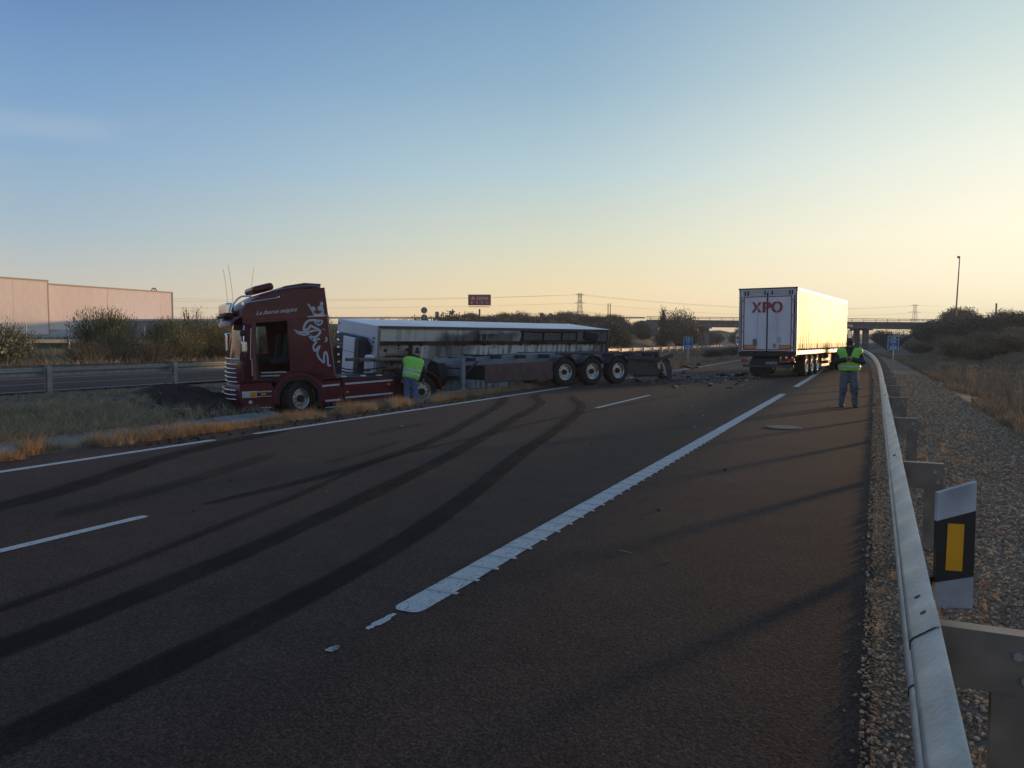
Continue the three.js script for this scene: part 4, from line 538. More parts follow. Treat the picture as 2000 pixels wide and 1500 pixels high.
// ---------------------------------------------------------------- the box body, thrown on its side with its underside showing
{
  const o = thing('refrigerated_box', 'white refrigerated trailer box tipped on its side with its stained underside exposed', 'trailer box', [-16.05, -0.35, -22.51], Math.atan2(0.943, 0.334));
  o.rotation.order = 'YXZ'; o.rotation.x = 7 * R;
  const Lb = 13.15, Hb = 2.55, Db = 2.6, white = phys([0.80, 0.80, 0.81], { roughness: 0.42, map: tex(512, (u, v) => 0.86 + 0.14 * fbm(u * 5, v * 5, 201, 4, 5)) });
  part('side_wall', boxUV(rb(Lb, 0.06, Db - 0.06, Lb / 2, Hb - 0.03, -Db / 2, 0.02), 0.2), white, o, 'white side wall, now uppermost'); part('side_wall', bx(Lb, 0.06, Db - 0.06, Lb / 2, 0.03, -Db / 2), white, o); part('roof_skin', bx(Lb, Hb - 0.14, 0.06, Lb / 2, Hb / 2, -Db + 0.03), white, o);
  part('front_wall', boxUV(rb(0.08, Hb - 0.02, Db - 0.04, 0.02, Hb / 2, -Db / 2, 0.03), 0.2), white, o); part('rear_frame', [bx(0.08, Hb, 0.09, Lb - 0.02, Hb / 2, -0.03), bx(0.08, 0.09, Db, Lb - 0.02, Hb - 0.035, -Db / 2), bx(0.08, Hb, 0.09, Lb - 0.02, Hb / 2, -Db + 0.05)], M.alloy, o); part('rear_door', bx(0.05, Hb - 0.2, Db - 0.2, Lb - 0.03, Hb / 2, -Db / 2), white, o);
  // underside: stained sheets between a beam and the edge rails
  const stain = (seed, soot, rust, tone) => tex(256, (u, v) => { const a = fbm(u * 5 + seed, v * 4, seed, 5), st = fbm(u * 46, v * 2.2, seed + 3, 3), c = fbm(u * 14, v * 14, seed + 7, 4), fs = vnoise(u * 150, v * 150, seed + 8); let k = 1 - soot * sstep(a + 0.30 * (st - 0.5) + 0.12 * (c - 0.5), 0.30, 0.72); k *= 0.78 + 0.34 * st; k *= 0.92 + 0.14 * fs; const rr = rust * sstep(c + 0.4 * a, 0.66, 0.8); return [k * lerp(tone[0], 0.50, rr), k * lerp(tone[1], 0.33, rr), k * lerp(tone[2], 0.22, rr)]; });
  const under = std([1, 0.97, 0.92], 0.75, 0, { map: tex(1024, (u, v) => { // soot and road dirt, as it lies over the whole underside
    const x = u * 13.15, y = v * 2.55, n = fbm(x * 1.1, y * 1.6, 331, 5), st = fbm(x * 7, y * 0.7, 335, 4), fs = vnoise(x * 40, y * 40, 338), up = y > 1.93;
    const edge = (a, b, w) => sstep(x + (n - 0.5) * 1.6, a, a + w) * sstep(x + (n - 0.5) * 1.6, b, b - w);
    let soot = up ? 0.16 + 0.62 * edge(2.3, 7.4, 0.9) * sstep(y + (n - 0.5) * 0.5, 2.42, 2.2) + 0.66 * edge(7.1, 14, 0.3) * (0.75 + 0.4 * n) : 0.08 + 0.5 * edge(1.9, 4.6, 0.5) * (0.5 + n) + 0.34 * sstep(st, 0.46, 0.62) * edge(4.4, 14, 0.8) + 0.45 * edge(10.6, 14, 1.4) * sstep(n, 0.38, 0.6);
    soot += 0.22 * sstep(st + (n - 0.5) * 0.5, 0.5, 0.7) + 0.1 * (fs - 0.5); soot = clamp(soot * 0.86, 0, 0.86);
    const rust = sstep(fbm(x * 3, y * 3, 341, 4), 0.62, 0.74) * sstep(Math.abs(y - 1.93), 0.3, 0.05); const k = 1 - soot;
    return [lerp(0.19, 0.86, k) * lerp(1, 0.75, rust), lerp(0.19, 0.86, k) * lerp(1, 0.55, rust), lerp(0.21, 0.84, k) * lerp(1, 0.4, rust)];
  }, { m: 256, repeat: false }) });
  const sheetM = [under, under, under, under];
  const face = (x0, x1, y0, y1, z, m, name = 'floor_sheet') => { const g = bx(x1 - x0 - 0.006, y1 - y0 - 0.006, 0.03, (x0 + x1) / 2, (y0 + y1) / 2, z - 0.015), p = g.attributes.position, uv = g.attributes.uv; for (let i = 0; i < p.count; i++) uv.setXY(i, p.getX(i) / Lb, p.getY(i) / Hb); return part(name, g, name === 'floor_sheet' ? under : m, o); };
  let x = 0.08; for (const [w, m] of [[2.55, 0], [1.5, 1], [1.75, 2], [1.4, 1], [2.1, 2], [1.6, 2], [2.08, 1]]) { face(x, Math.min(x + w, Lb - 0.08), 2.0, Hb - 0.09, -0.035, sheetM[m]); x += w; }
  x = 1.95; for (const [w, m] of [[1.3, 1], [1.05, 2], [1.3, 3], [1.25, 0], [1.2, 3], [1.5, 1], [1.35, 3], [2.08, 2]]) { face(x, Math.min(x + w, Lb - 0.08), 0.1, 1.865, -0.02, sheetM[m]); x += w; }
  const rustM = std([0.20, 0.10, 0.055], 0.85, 0.1, { map: stain(388, 0.5, 0.8, [0.8, 0.62, 0.45]) }), beamM = std([0.20, 0.17, 0.14], 0.8, 0.15, { map: stain(399, 0.7, 0.6, [0.7, 0.62, 0.52]) }), creamM = std([0.72, 0.71, 0.66], 0.8, 0, { map: stain(377, 0.2, 0.45, [0.86, 0.84, 0.78]) });
  part('floor_beam', boxUV(bx(Lb - 0.16, 0.12, 0.08, Lb / 2, 1.93, -0.01), 0.3), beamM, o, 'rusty beam along the underside'); part('floor_beam', boxUV(bx(Lb - 0.16, 0.1, 0.06, Lb / 2, 0.6, 0.012), 0.3), beamM, o);
  part('edge_rail', [boxUV(bx(Lb - 0.02, 0.09, 0.07, Lb / 2, Hb - 0.045, -0.02), 0.3)], std([0.10, 0.10, 0.11], 0.6, 0.3, { map: patchy }), o); part('edge_rail', [boxUV(bx(0.08, Hb - 0.16, 0.07, 0.05, Hb / 2, -0.015), 0.3)], std([0.42, 0.43, 0.44], 0.5, 0.5, { map: patchy }), o);
  for (let k = 0; k < 12; k++) part('beam_clip', rb(0.09, 0.12, 0.05, 0.9 + k * 1.05, 1.89 + (k % 3) * 0.01, 0.05, 0.015), M.darkMetal, o);
  // coupler plate with its rusty cross
  for (const [a, b, c, d] of [[0.12, 0.42, 0.2, 1.86], [0.44, 0.92, 1.48, 1.86], [0.94, 1.38, 1.48, 1.86], [1.55, 1.92, 1.5, 1.86], [0.44, 0.92, 0.62, 1.2], [0.94, 1.38, 0.62, 1.2], [1.55, 1.92, 0.62, 1.14]]) face(a, b, c, d, -0.012, creamM, 'coupler_sheet');
  part('coupler_bar', [boxUV(bx(1.5, 0.24, 0.05, 1.1, 1.34, 0.0), 0.4)], rustM, o, 'rusty bar of the coupler plate'); part('coupler_bar', boxUV(bx(0.15, 1.24, 0.055, 1.465, 1.24, 0.004), 0.4), rustM, o); part('gusset', [ext([[1.56, 1.48], [1.74, 1.48], [1.56, 1.3]], 0, 0.03), ext([[1.9, 1.2], [1.72, 1.2], [1.9, 1.43]], 0, 0.03)], rustM, o); for (const [cx, cy] of [[0.34, 1.68], [1.3, 1.7], [1.78, 1.72], [0.34, 0.95], [1.3, 0.95]]) part('mount_boss', cyl(0.06, 0.06, 0.03, cx, cy, 0.0, 'z', 16), M.darkMetal, o);
  // fittings on the underside
  part('mount_bracket', [boxUV(rb(1.1, 0.14, 0.16, 5.25, 2.36, 0.08, 0.02)), bx(0.08, 0.32, 0.1, 4.85, 2.2, 0.06), bx(0.08, 0.24, 0.1, 5.15, 2.22, 0.06)], std([0.30, 0.36, 0.42], 0.5, 0.3, { map: patchy }), o);
  part('recess_frame', [bx(3.6, 0.06, 0.06, 9.0, 2.42, 0.0), bx(3.6, 0.06, 0.06, 9.0, 2.02, 0.0), bx(0.1, 0.42, 0.08, 7.3, 2.21, 0.0), bx(0.06, 0.36, 0.06, 8.6, 2.22, 0.0), bx(0.06, 0.36, 0.06, 9.8, 2.22, 0.0), bx(0.06, 0.36, 0.06, 10.8, 2.22, 0.0)], M.darkMetal, o); for (let k = 0; k < 9; k++) part('vent_slat', rb(0.75, 0.035, 0.02, 8.05 + (k % 3) * 1.18 + (k % 2) * 0.05, 2.13 + ((k / 3) | 0) * 0.08, 0.005, 0.008), std([0.17, 0.175, 0.18], 0.7, 0.2), o); part('hatch', rb(0.95, 0.36, 0.14, 11.75, 2.25, 0.05, 0.03, 0, 0, -0.16), M.black, o);
  // cooling unit on the front wall
  const navy = std([0.035, 0.045, 0.065], 0.45, 0, { map: patchy }), wht = phys([0.76, 0.79, 0.83], { roughness: 0.35, clearcoat: 0.3 });
  part('cooling_unit', boxUV(rb(0.44, 2.0, 1.75, -0.24, 1.1, -1.27, 0.16)), navy, o, 'dark cooling unit on the front wall'); part('unit_cover', rb(0.06, 1.92, 0.72, -0.46, 1.08, -1.08, 0.03), wht, o); for (const [y, a] of [[1.52, 0], [0.72, 0]]) part('cover_seam', bx(0.012, 0.012, 0.72, -0.493, y, -1.08), navy, o);
  for (let k = 0; k < 7; k++) part('grille_slat', rb(0.05, 1.22, 0.05, -0.46, 0.95, -2.04 + k * 0.09, 0.012), M.black, o); part('grille_frame', [bx(0.04, 0.05, 0.6, -0.47, 1.6, -1.77), bx(0.04, 0.03, 0.6, -0.47, 0.32, -1.77)], std([0.1, 0.12, 0.15], 0.5), o);
  for (let k = 0; k < 6; k++) part('vent_hole', rb(0.02, 0.05, 0.06, -0.455, 1.72, -2.0 + k * 0.09, 0.008), std([0.2, 0.22, 0.25], 0.5), o);
  part('recess', rb(0.2, 1.75, 0.36, -0.12, 1.0, -0.5, 0.08), M.black, o); part('receiver_tank', [cyl(0.17, 0.17, 1.25, -0.18, 0.82, -0.19, 'y', 24), tr(new THREE.SphereGeometry(0.17, 20, 10, 0, TAU, 0, Math.PI / 2).scale(1, 0.4, 1), -0.18, 1.445, -0.19)], wht, o); part('pipework', [tube([[-0.14, 1.95, -0.42], [-0.14, 1.6, -0.4], [-0.2, 1.5, -0.34]], 0.025), tube([[-0.12, 1.9, -0.3], [-0.14, 1.6, -0.3]], 0.03), tube([[-0.1, 1.85, -0.18], [-0.1, 1.6, -0.2]], 0.02)], M.darkMetal, o); for (const [y, z] of [[2.38, -2.48], [2.1, -0.2], [1.95, -0.22]]) part('marker_stud', cyl(0.035, 0.035, 0.03, -0.03, y, z, 'x', 12), M.black, o);
}
// ---------------------------------------------------------------- the standing curtain-sided lorry
{
  const o = thing('curtain_trailer', 'tall white curtain-sided trailer with red-framed rear doors standing on the road', 'trailer', [-3.145 - 1.275 * 0.993, 0, -36.01 - 1.275 * 0.117], Math.atan2(0.993, 0.117));
  const white = std([0.80, 0.80, 0.80], 0.5, 0, { map: tex(256, (u, v) => 0.86 + 0.14 * fbm(u * 9, v * 3, 407, 4, 9)) }), frame = std([0.46, 0.47, 0.48], 0.5, 0.2, { map: patchy }), redT = std([0.36, 0.03, 0.035], 0.5), dark = std([0.03, 0.033, 0.04], 0.6, 0.2, { map: patchy }), yel = std([0.62, 0.34, 0.05], 0.45);
  const W = 1.275, Lc = 13.55, y0 = 1.08, y1 = 4.0;
  // curtain, rippled between its poles; the far side too
  const curtain = phys([0.86, 0.70, 0.36], { roughness: 0.55, specularIntensity: 0.34, map: tex(1024, (u, v) => { const d = fbm(u * 60, v * 8, 411, 4), e = fbm(u * 18, v * 6, 415, 4), f = vnoise(u * 240, v * 5, 416); const k = 0.86 + 0.14 * d - 0.10 * sstep(e, 0.52, 0.72) * sstep(f, 0.3, 0.7); return [k, k * 0.99, k * 0.96]; }, { m: 512 }) });
  for (const s of [1, -1]) part('curtain', gridGeo(280, 26, (i, j) => { const x = 0.14 + (Lc - 0.28) * i / 279, t = j / 25, y = lerp(y0 + 0.22, y1 - 0.14, t); const z = W - 0.012 + 0.010 * Math.sin(x * 14.2) * (1 - 0.5 * t) + 0.026 * (fbm(x * 1.3, y * 0.7, 431, 3) - 0.5) + 0.014 * (fbm(x * 7, y * 0.8, 433, 2) - 0.5) - 0.012 * Math.exp(-(((x % 2.7) - 1.35) ** 2) / 0.01); return [x, y, s * z]; }), curtain, o);
  part('cant_rail', [span(0, Lc, y1 - 0.16, y1, W - 0.05, W + 0.012, 0.015)], white, o); part('cant_rail', [span(0, Lc, y1 - 0.16, y1, -W - 0.012, -W + 0.05, 0.015)], white, o); part('roof', [rb(Lc, 0.05, 2 * W - 0.06, Lc / 2, y1 - 0.01, 0, 0.02)], white, o);
  for (const s of [1, -1]) part('side_rail', boxUV(bx(Lc, 0.16, 0.06, Lc / 2, y0 + 0.06, s * (W - 0.02))), std([0.42, 0.38, 0.32], 0.4, 0.4, { map: patchy }), o);
  for (let k = 0; k < 23; k++) { const x = 0.4 + k * 0.575; part('strap', [bx(0.045, 0.34, 0.008, x, y0 + 0.29, W + 0.022), rb(0.07, 0.1, 0.03, x, y0 + 0.2, W + 0.03, 0.01)], k % 5 === 3 ? M.black : std([0.10, 0.07, 0.05], 0.7), o); }
  for (const [x, z] of [[0, W], [0, -W], [Lc, W], [Lc, -W]]) part('corner_post', rb(0.12, y1 - y0, 0.12, x + (x ? -0.06 : 0.06), (y0 + y1) / 2, z - Math.sign(z) * 0.055, 0.02), frame, o); part('front_wall', bx(0.08, y1 - y0 - 0.06, 2 * W - 0.26, Lc - 0.06, (y0 + y1) / 2, 0), white, o);
  part('floor', span(0.05, Lc - 0.05, y0 - 0.05, y0 + 0.08, -W + 0.06, W - 0.06), dark, o);
  // rear doors, seen from behind (the viewer's right is the trailer's right)
  for (const s of [-1, 1]) { const d = part('rear_door', boxUV(rb(0.05, 2.52, 1.1, -0.015, y0 + 0.12 + 1.26, s * 0.575, 0.012), 0.3), white, o); part('locking_rod', tube([[-0.055, y0 + 0.2, s * 0.42], [-0.055, y0 + 2.6, s * 0.42]], 0.013), white, d); part('hinge', [0.3, 1.0, 1.7, 2.4].map((h) => rb(0.03, 0.09, 0.1, -0.04, y0 + h, s * 1.12, 0.01)), frame, d); }
  part('door_gap', bx(0.04, 2.66, 0.065, -0.025, y0 + 0.1 + 1.3, 0), dark, o); part('header', rb(0.05, 0.34, 2.36, 0.0, y1 - 0.17, 0, 0.01), white, o); for (let k = 0; k < 4; k++) part('header_slat', rb(0.03, 0.022, 2.2, -0.03, y1 - 0.3 + k * 0.065, 0, 0.008), frame, o); for (const z of [-1.0, -0.86, -0.12, 0.2, 0.95, 1.06]) part('header_bracket', rb(0.04, 0.2, 0.05, -0.04, y1 - 0.2, z, 0.01), dark, o); part('roof_edge', bx(0.1, 0.05, 2.58, -0.02, y1 + 0.005, 0), std([0.1, 0.1, 0.1], 0.7), o);
  const tape = (a, b, c, d) => bx(0.006, b - a, d - c, -0.044, (a + b) / 2, (c + d) / 2); const ty0 = y0 + 0.16, ty1 = y0 + 2.58, tz = 1.06;
  part('red_frame_tape', [tape(ty0, ty1, -tz, -tz + 0.045), tape(ty0, ty0 + 0.045, -tz + 0.045, -0.05), tape(ty1 - 0.045, ty1, -tz + 0.045, -0.05)], redT, o); part('red_frame_tape', [tape(ty0, ty1, tz - 0.045, tz), tape(ty0, ty0 + 0.045, 0.05, tz - 0.045), tape(ty1 - 0.045, ty1, 0.05, tz - 0.045)], redT, o);
  const letter = (ch, z, w, size) => { const g = new TextGeometry(ch, { font, size, depth: 0.006, curveSegments: 10 }); g.computeBoundingBox(); const b = g.boundingBox; g.translate(-b.min.x, -b.min.y, 0).scale(w / (b.max.x - b.min.x), size / (b.max.y - b.min.y), 1); return tr(g, -0.058, 2.93, z, 0, -Math.PI / 2, 0); };
  part('letter', letter('X', -0.69, 0.44, 0.47), redT, o); part('letter', letter('P', -0.21, 0.39, 0.47), redT, o); part('letter', letter('O', 0.18, 0.48, 0.5).translate(0, -0.015, 0), redT, o);
  for (const s of [-1, 1]) { part('reflector_plate', rb(0.012, 0.17, 0.52, -0.052, y0 + 0.31, s * 0.74 + (s > 0 ? 0.04 : 0), 0.004), redT, o); part('reflector_field', bx(0.012, 0.11, 0.46, -0.056, y0 + 0.31, s * 0.74 + (s > 0 ? 0.04 : 0)), yel, o); }
  part('document_holder', [rb(0.03, 0.27, 0.17, -0.055, y0 + 0.53, -0.53, 0.01)], std([0.14, 0.15, 0.16], 0.5), o); part('sticker', bx(0.008, 0.28, 0.2, -0.047, y0 + 0.62, 0.52), std([0.44, 0.46, 0.5], 0.6), o); part('sticker', bx(0.008, 0.18, 0.14, -0.047, y0 + 0.36, 0.34), std([0.32, 0.3, 0.2], 0.6), o);
  // under the doors
  part('rear_sill', boxUV(rb(0.18, 0.2, 2.5, 0.08, y0 - 0.02, 0, 0.02)), dark, o); part('bumper_beam', boxUV(rb(0.12, 0.12, 2.25, 0.22, 0.52, 0, 0.02)), std([0.13, 0.13, 0.13], 0.7, 0.2, { map: patchy }), o); part('lamp_board', rb(0.05, 0.28, 1.25, 0.16, 0.72, -0.12, 0.02), dark, o); part('lamp_cluster', rb(0.08, 0.13, 0.28, 0.12, 0.76, -1.03, 0.02), M.redLamp, o); part('lamp_cluster', rb(0.08, 0.13, 0.34, 0.12, 0.82, 1.0, 0.02), M.redLamp, o);
  part('number_plate', [bx(0.01, 0.11, 0.5, 0.125, 0.66, 0.18)], std([1, 1, 1], 0.5, 0, { map: tex(8, () => 0.62) }), o); { const tg = new TextGeometry('R 5471 BCF', { font, size: 0.062, depth: 0.002 }); tg.computeBoundingBox(); part('plate_lettering', tr(tg.translate(-tg.boundingBox.max.x / 2, 0, 0), 0.117, 0.63, 0.18, 0, -Math.PI / 2, 0), std([0.05, 0.05, 0.06], 0.6), o); }
  part('tail_flap', [bx(0.02, 0.34, 0.9, 0.24, 0.30, -0.3)], M.rubber, o); for (const s of [-1, 1]) part('mudflap', rb(0.02, 0.5, 0.42, 1.75, 0.42, s * 1.0, 0.01), M.rubber, o); part('side_marker', [cyl(0.03, 0.03, 0.1, 0.05, 0.72, 1.2, 'x', 10), tube([[0.1, 0.78, 1.12], [0.05, 0.72, 1.22]], 0.015)], M.amber, o); part('buffer', [rb(0.1, 0.22, 0.08, 0.0, 0.75, 0.56, 0.03), rb(0.08, 0.14, 0.06, 0.02, 0.42, 0.98, 0.02)], M.rubber, o);
  for (const s of [-1, 1]) { part('frame_rail', boxUV(bx(12.6, 0.34, 0.1, 6.6, 0.88, s * 0.45)), dark, o); for (const x of [2.5, 3.81, 5.12]) { wheel(o, x, 0.5, s * 1.05, s, 0.5, 0.37); } for (const y of [0.42, 0.70]) part('side_guard', bx(2.2, 0.12, 0.03, 7.4, y, s * 1.2), M.alloy, o); part('side_guard_post', [bx(0.05, 0.62, 0.04, 6.6, 0.68, s * 1.18), bx(0.05, 0.62, 0.04, 8.2, 0.68, s * 1.18)], dark, o); part('landing_leg', [rb(0.14, 0.8, 0.14, 9.6, 0.62, s * 0.95, 0.02), rb(0.24, 0.04, 0.24, 9.6, 0.2, s * 0.95, 0.01)], dark, o); }
  for (const x of [2.5, 3.81, 5.12]) part('axle', cyl(0.065, 0.065, 1.9, x, 0.5, 0, 'z', 12), dark, o); part('tool_box', rb(0.9, 0.5, 0.5, 8.9, 0.72, 0.9, 0.03), dark, o);
}
{
  const o = thing('lorry_cab', 'white lorry cab coupled ahead of the curtain-sided trailer', 'truck', [-3.145 - 1.275 * 0.993 + 11.9 * 0.117, 0, -36.01 - 1.275 * 0.117 - 11.9 * 0.993], Math.atan2(0.993, 0.117) + 7.5 * R);
  const w = phys([0.5, 0.46, 0.38], { roughness: 0.5, specularIntensity: 0.5 }), out = smoothLine([[2.2, 1.0], [2.2, 3.0], [2.3, 3.6], [2.8, 3.72], [3.6, 3.6], [4.2, 3.2], [4.35, 2.6]], 24);
  part('cab_shell', skin(out, 1.22, 0.08, [3.2, 2.2]), w, o); part('side_wall', ext(shp([[2.25, 0.95], [2.25, 3.5], [2.8, 3.62], [3.6, 3.5], [4.15, 3.15], [4.3, 2.6], [4.45, 1.6], [4.45, 0.95]], [[[3.3, 1.8], [4.1, 1.8], [4.0, 2.55], [3.35, 2.6]]]), 1.16, 1.22, 0.015), w, o); part('side_wall', ext([[2.25, 0.95], [2.25, 3.5], [2.8, 3.62], [3.6, 3.5], [4.15, 3.15], [4.3, 2.6], [4.45, 1.6], [4.45, 0.95]], -1.22, -1.16, 0.015), w, o);
  part('side_window', ext([[3.3, 1.8], [4.1, 1.8], [4.0, 2.55], [3.35, 2.6]], 1.18, 1.185), M.glass, o); part('windscreen', skin([[4.35, 2.6], [4.5, 1.6]], 1.18, 0.02, [3, 2]), M.glass, o); part('front_panel', skin([[4.5, 1.6], [4.55, 1.0], [4.5, 0.3]], 1.22, 0.05, [3, 1]), w, o); part('floor', span(2.3, 4.4, 0.9, 1.0, -1.15, 1.15), M.black, o);
  for (const s of [1, -1]) { part('mirror', rb(0.12, 0.52, 0.24, 4.3, 2.05, s * 1.62, 0.04), M.black, o); part('mirror_glass', rb(0.01, 0.44, 0.19, 4.235, 2.05, s * 1.62, 0.004), M.chrome, o); part('mirror', rb(0.14, 0.18, 0.5, 4.3, 2.58, s * 1.5, 0.06), w, o); part('mirror_arm', tube([[4.25, 2.5, s * 1.2], [4.3, 2.45, s * 1.6], [4.3, 1.8, s * 1.6], [4.3, 1.75, s * 1.2]], 0.02), M.black, o); wheel(o, 3.6, 0.5, s * 1.03, s, 0.5, 0.31); wheel(o, 0, 0.5, s * 1.06, s, 0.5, 0.29); wheel(o, 0, 0.5, s * 0.74, s, 0.5, 0.29); part('fuel_tank', rb(1.3, 0.6, 0.5, 1.9, 0.62, s * 0.95, 0.08), M.alloy, o); part('frame_rail', bx(5, 0.26, 0.09, 1.8, 0.8, s * 0.42), M.darkMetal, o); part('air_deflector', ext([[1.8, 1.05], [2.25, 1.0], [2.28, 3.5], [1.95, 3.5]], s * 1.2 - 0.02, s * 1.2 + 0.02, 0.01), w, o); }
  part('fifth_wheel', rb(0.9, 0.08, 0.9, 0.2, 1.0, 0, 0.03), M.darkMetal, o); for (const [x, z] of [[3.6, 0], [0, 0]]) part('axle', cyl(0.07, 0.07, 1.9, x, 0.5, z, 'z', 10), M.darkMetal, o); part('rear_wall', bx(0.06, 2.6, 2.3, 2.24, 2.2, 0), w, o);
}
{ // lorry coming the other way, beyond the overpass line
  const [x, , z] = P(-22.6, 236), o = thing('distant_lorry', 'small far white lorry coming along the opposite carriageway', 'truck', [x, 0.26, z], 0), w = std([0.62, 0.63, 0.64], 0.4), b = std([0.45, 0.46, 0.48], 0.6);
  part('cab', [rb(2.45, 2.9, 2.2, 0, 2.0, -1.1, 0.15)], w, o); part('windscreen', rb(2.1, 0.8, 0.06, 0, 2.3, 0.02, 0.02), M.black, o); part('grille', [bx(1.6, 0.5, 0.05, 0, 1.2, 0.02)], M.black, o); part('bumper', rb(2.4, 0.4, 0.2, 0, 0.65, 0, 0.05), w, o); for (const s of [-1, 1]) { part('headlamp', rb(0.3, 0.16, 0.05, s * 0.95, 0.85, 0.06, 0.02), M.lampGlass, o); part('mirror', rb(0.2, 0.5, 0.1, s * 1.42, 2.3, -0.2, 0.03), M.black, o); }
  part('trailer_body', [rb(2.5, 2.8, 13, 0, 2.6, -9.2, 0.04)], b, o); for (const zz of [-1.4, -4.8, -11, -12.3, -13.6]) for (const s of [-1, 1]) { const g = new THREE.Group(); g.name = 'wheel'; g.position.set(s * 1.05, 0.5, zz); g.rotation.y = Math.PI / 2; o.add(g); part('tyre', cyl(0.5, 0.5, 0.32, 0, 0, 0, 'z', 20), M.rubber, g); part('rim', cyl(0.28, 0.28, 0.34, 0, 0, 0, 'z', 16), M.alloy, g); }
}
// ---------------------------------------------------------------- people
const smin = (a, b, k) => { const h = Math.max(k - Math.abs(a - b), 0) / k; return Math.min(a, b) - h * h * k * 0.25; };
function cap(a, b, ra, rb2) { const [ax, ay, az] = a, dx = b[0] - ax, dy = b[1] - ay, dz = b[2] - az, l2 = dx * dx + dy * dy + dz * dz; return (x, y, z) => { const t = clamp(((x - ax) * dx + (y - ay) * dy + (z - az) * dz) / l2, 0, 1); return Math.hypot(x - ax - dx * t, y - ay - dy * t, z - az - dz * t) - lerp(ra, rb2, t); }; }
function ell(c, r) { const m = Math.min(...r); return (x, y, z) => { const u = (x - c[0]) / r[0], v = (y - c[1]) / r[1], w = (z - c[2]) / r[2]; return (Math.sqrt(u * u + v * v + w * w) - 1) * m; }; }
const join = (list, k = 0.05) => (x, y, z) => { let d = 9; for (const f of list) d = smin(d, f(x, y, z), k); return d; };
function solid(f, lo, hi, n) {
  const mc = new MarchingCubes(n, new THREE.MeshBasicMaterial(), false, false, 140000), h = n / 2, F = mc.field; mc.isolation = 0;
  for (let k = 0; k < n; k++) for (let j = 0; j < n; j++) for (let i = 0; i < n; i++) F[k * n * n + j * n + i] = -f(lerp(lo[0], hi[0], ((i - h) / h + 1) / 2), lerp(lo[1], hi[1], ((j - h) / h + 1) / 2), lerp(lo[2], hi[2], ((k - h) / h + 1) / 2));
  mc.update(); const c = mc.count, pos = new Float32Array(mc.positionArray.slice(0, c * 3));
  for (let i = 0; i < c; i++) for (let q = 0; q < 3; q++) pos[i * 3 + q] = lerp(lo[q], hi[q], (pos[i * 3 + q] + 1) / 2);
  let g = new THREE.BufferGeometry(); g.setAttribute('position', new THREE.BufferAttribute(pos, 3)); g = mergeVertices(g, 1e-4); g.computeVertexNormals();
  g.setAttribute('uv', new THREE.BufferAttribute(new Float32Array(g.attributes.position.count * 2), 2)); // uv in metres, wrapped round
  const p = g.attributes.position; for (let i = 0; i < p.count; i++) g.attributes.uv.setXY(i, (p.getX(i) + p.getZ(i)) * 3, p.getY(i) * 3); return g;
}
const skinM = std([0.36, 0.215, 0.15], 0.55), hairM = std([0.022, 0.017, 0.014], 0.8), vestM = std([0.33, 0.80, 0.10], 0.6, 0, { map: tex(128, (u, v) => 0.86 + 0.14 * fbm(u * 20, v * 20, 501, 3, 20)) }), bandM = std([0.5, 0.52, 0.52], 0.35, 0.3), jacketM = std([0.028, 0.030, 0.036], 0.85), shoeM = std([0.05, 0.04, 0.035], 0.7);
const denim = (c) => std(c, 0.9, 0, { map: tex(256, (u, v) => 0.75 + 0.25 * fbm(u * 8, v * 8, 511, 5, 8)) });
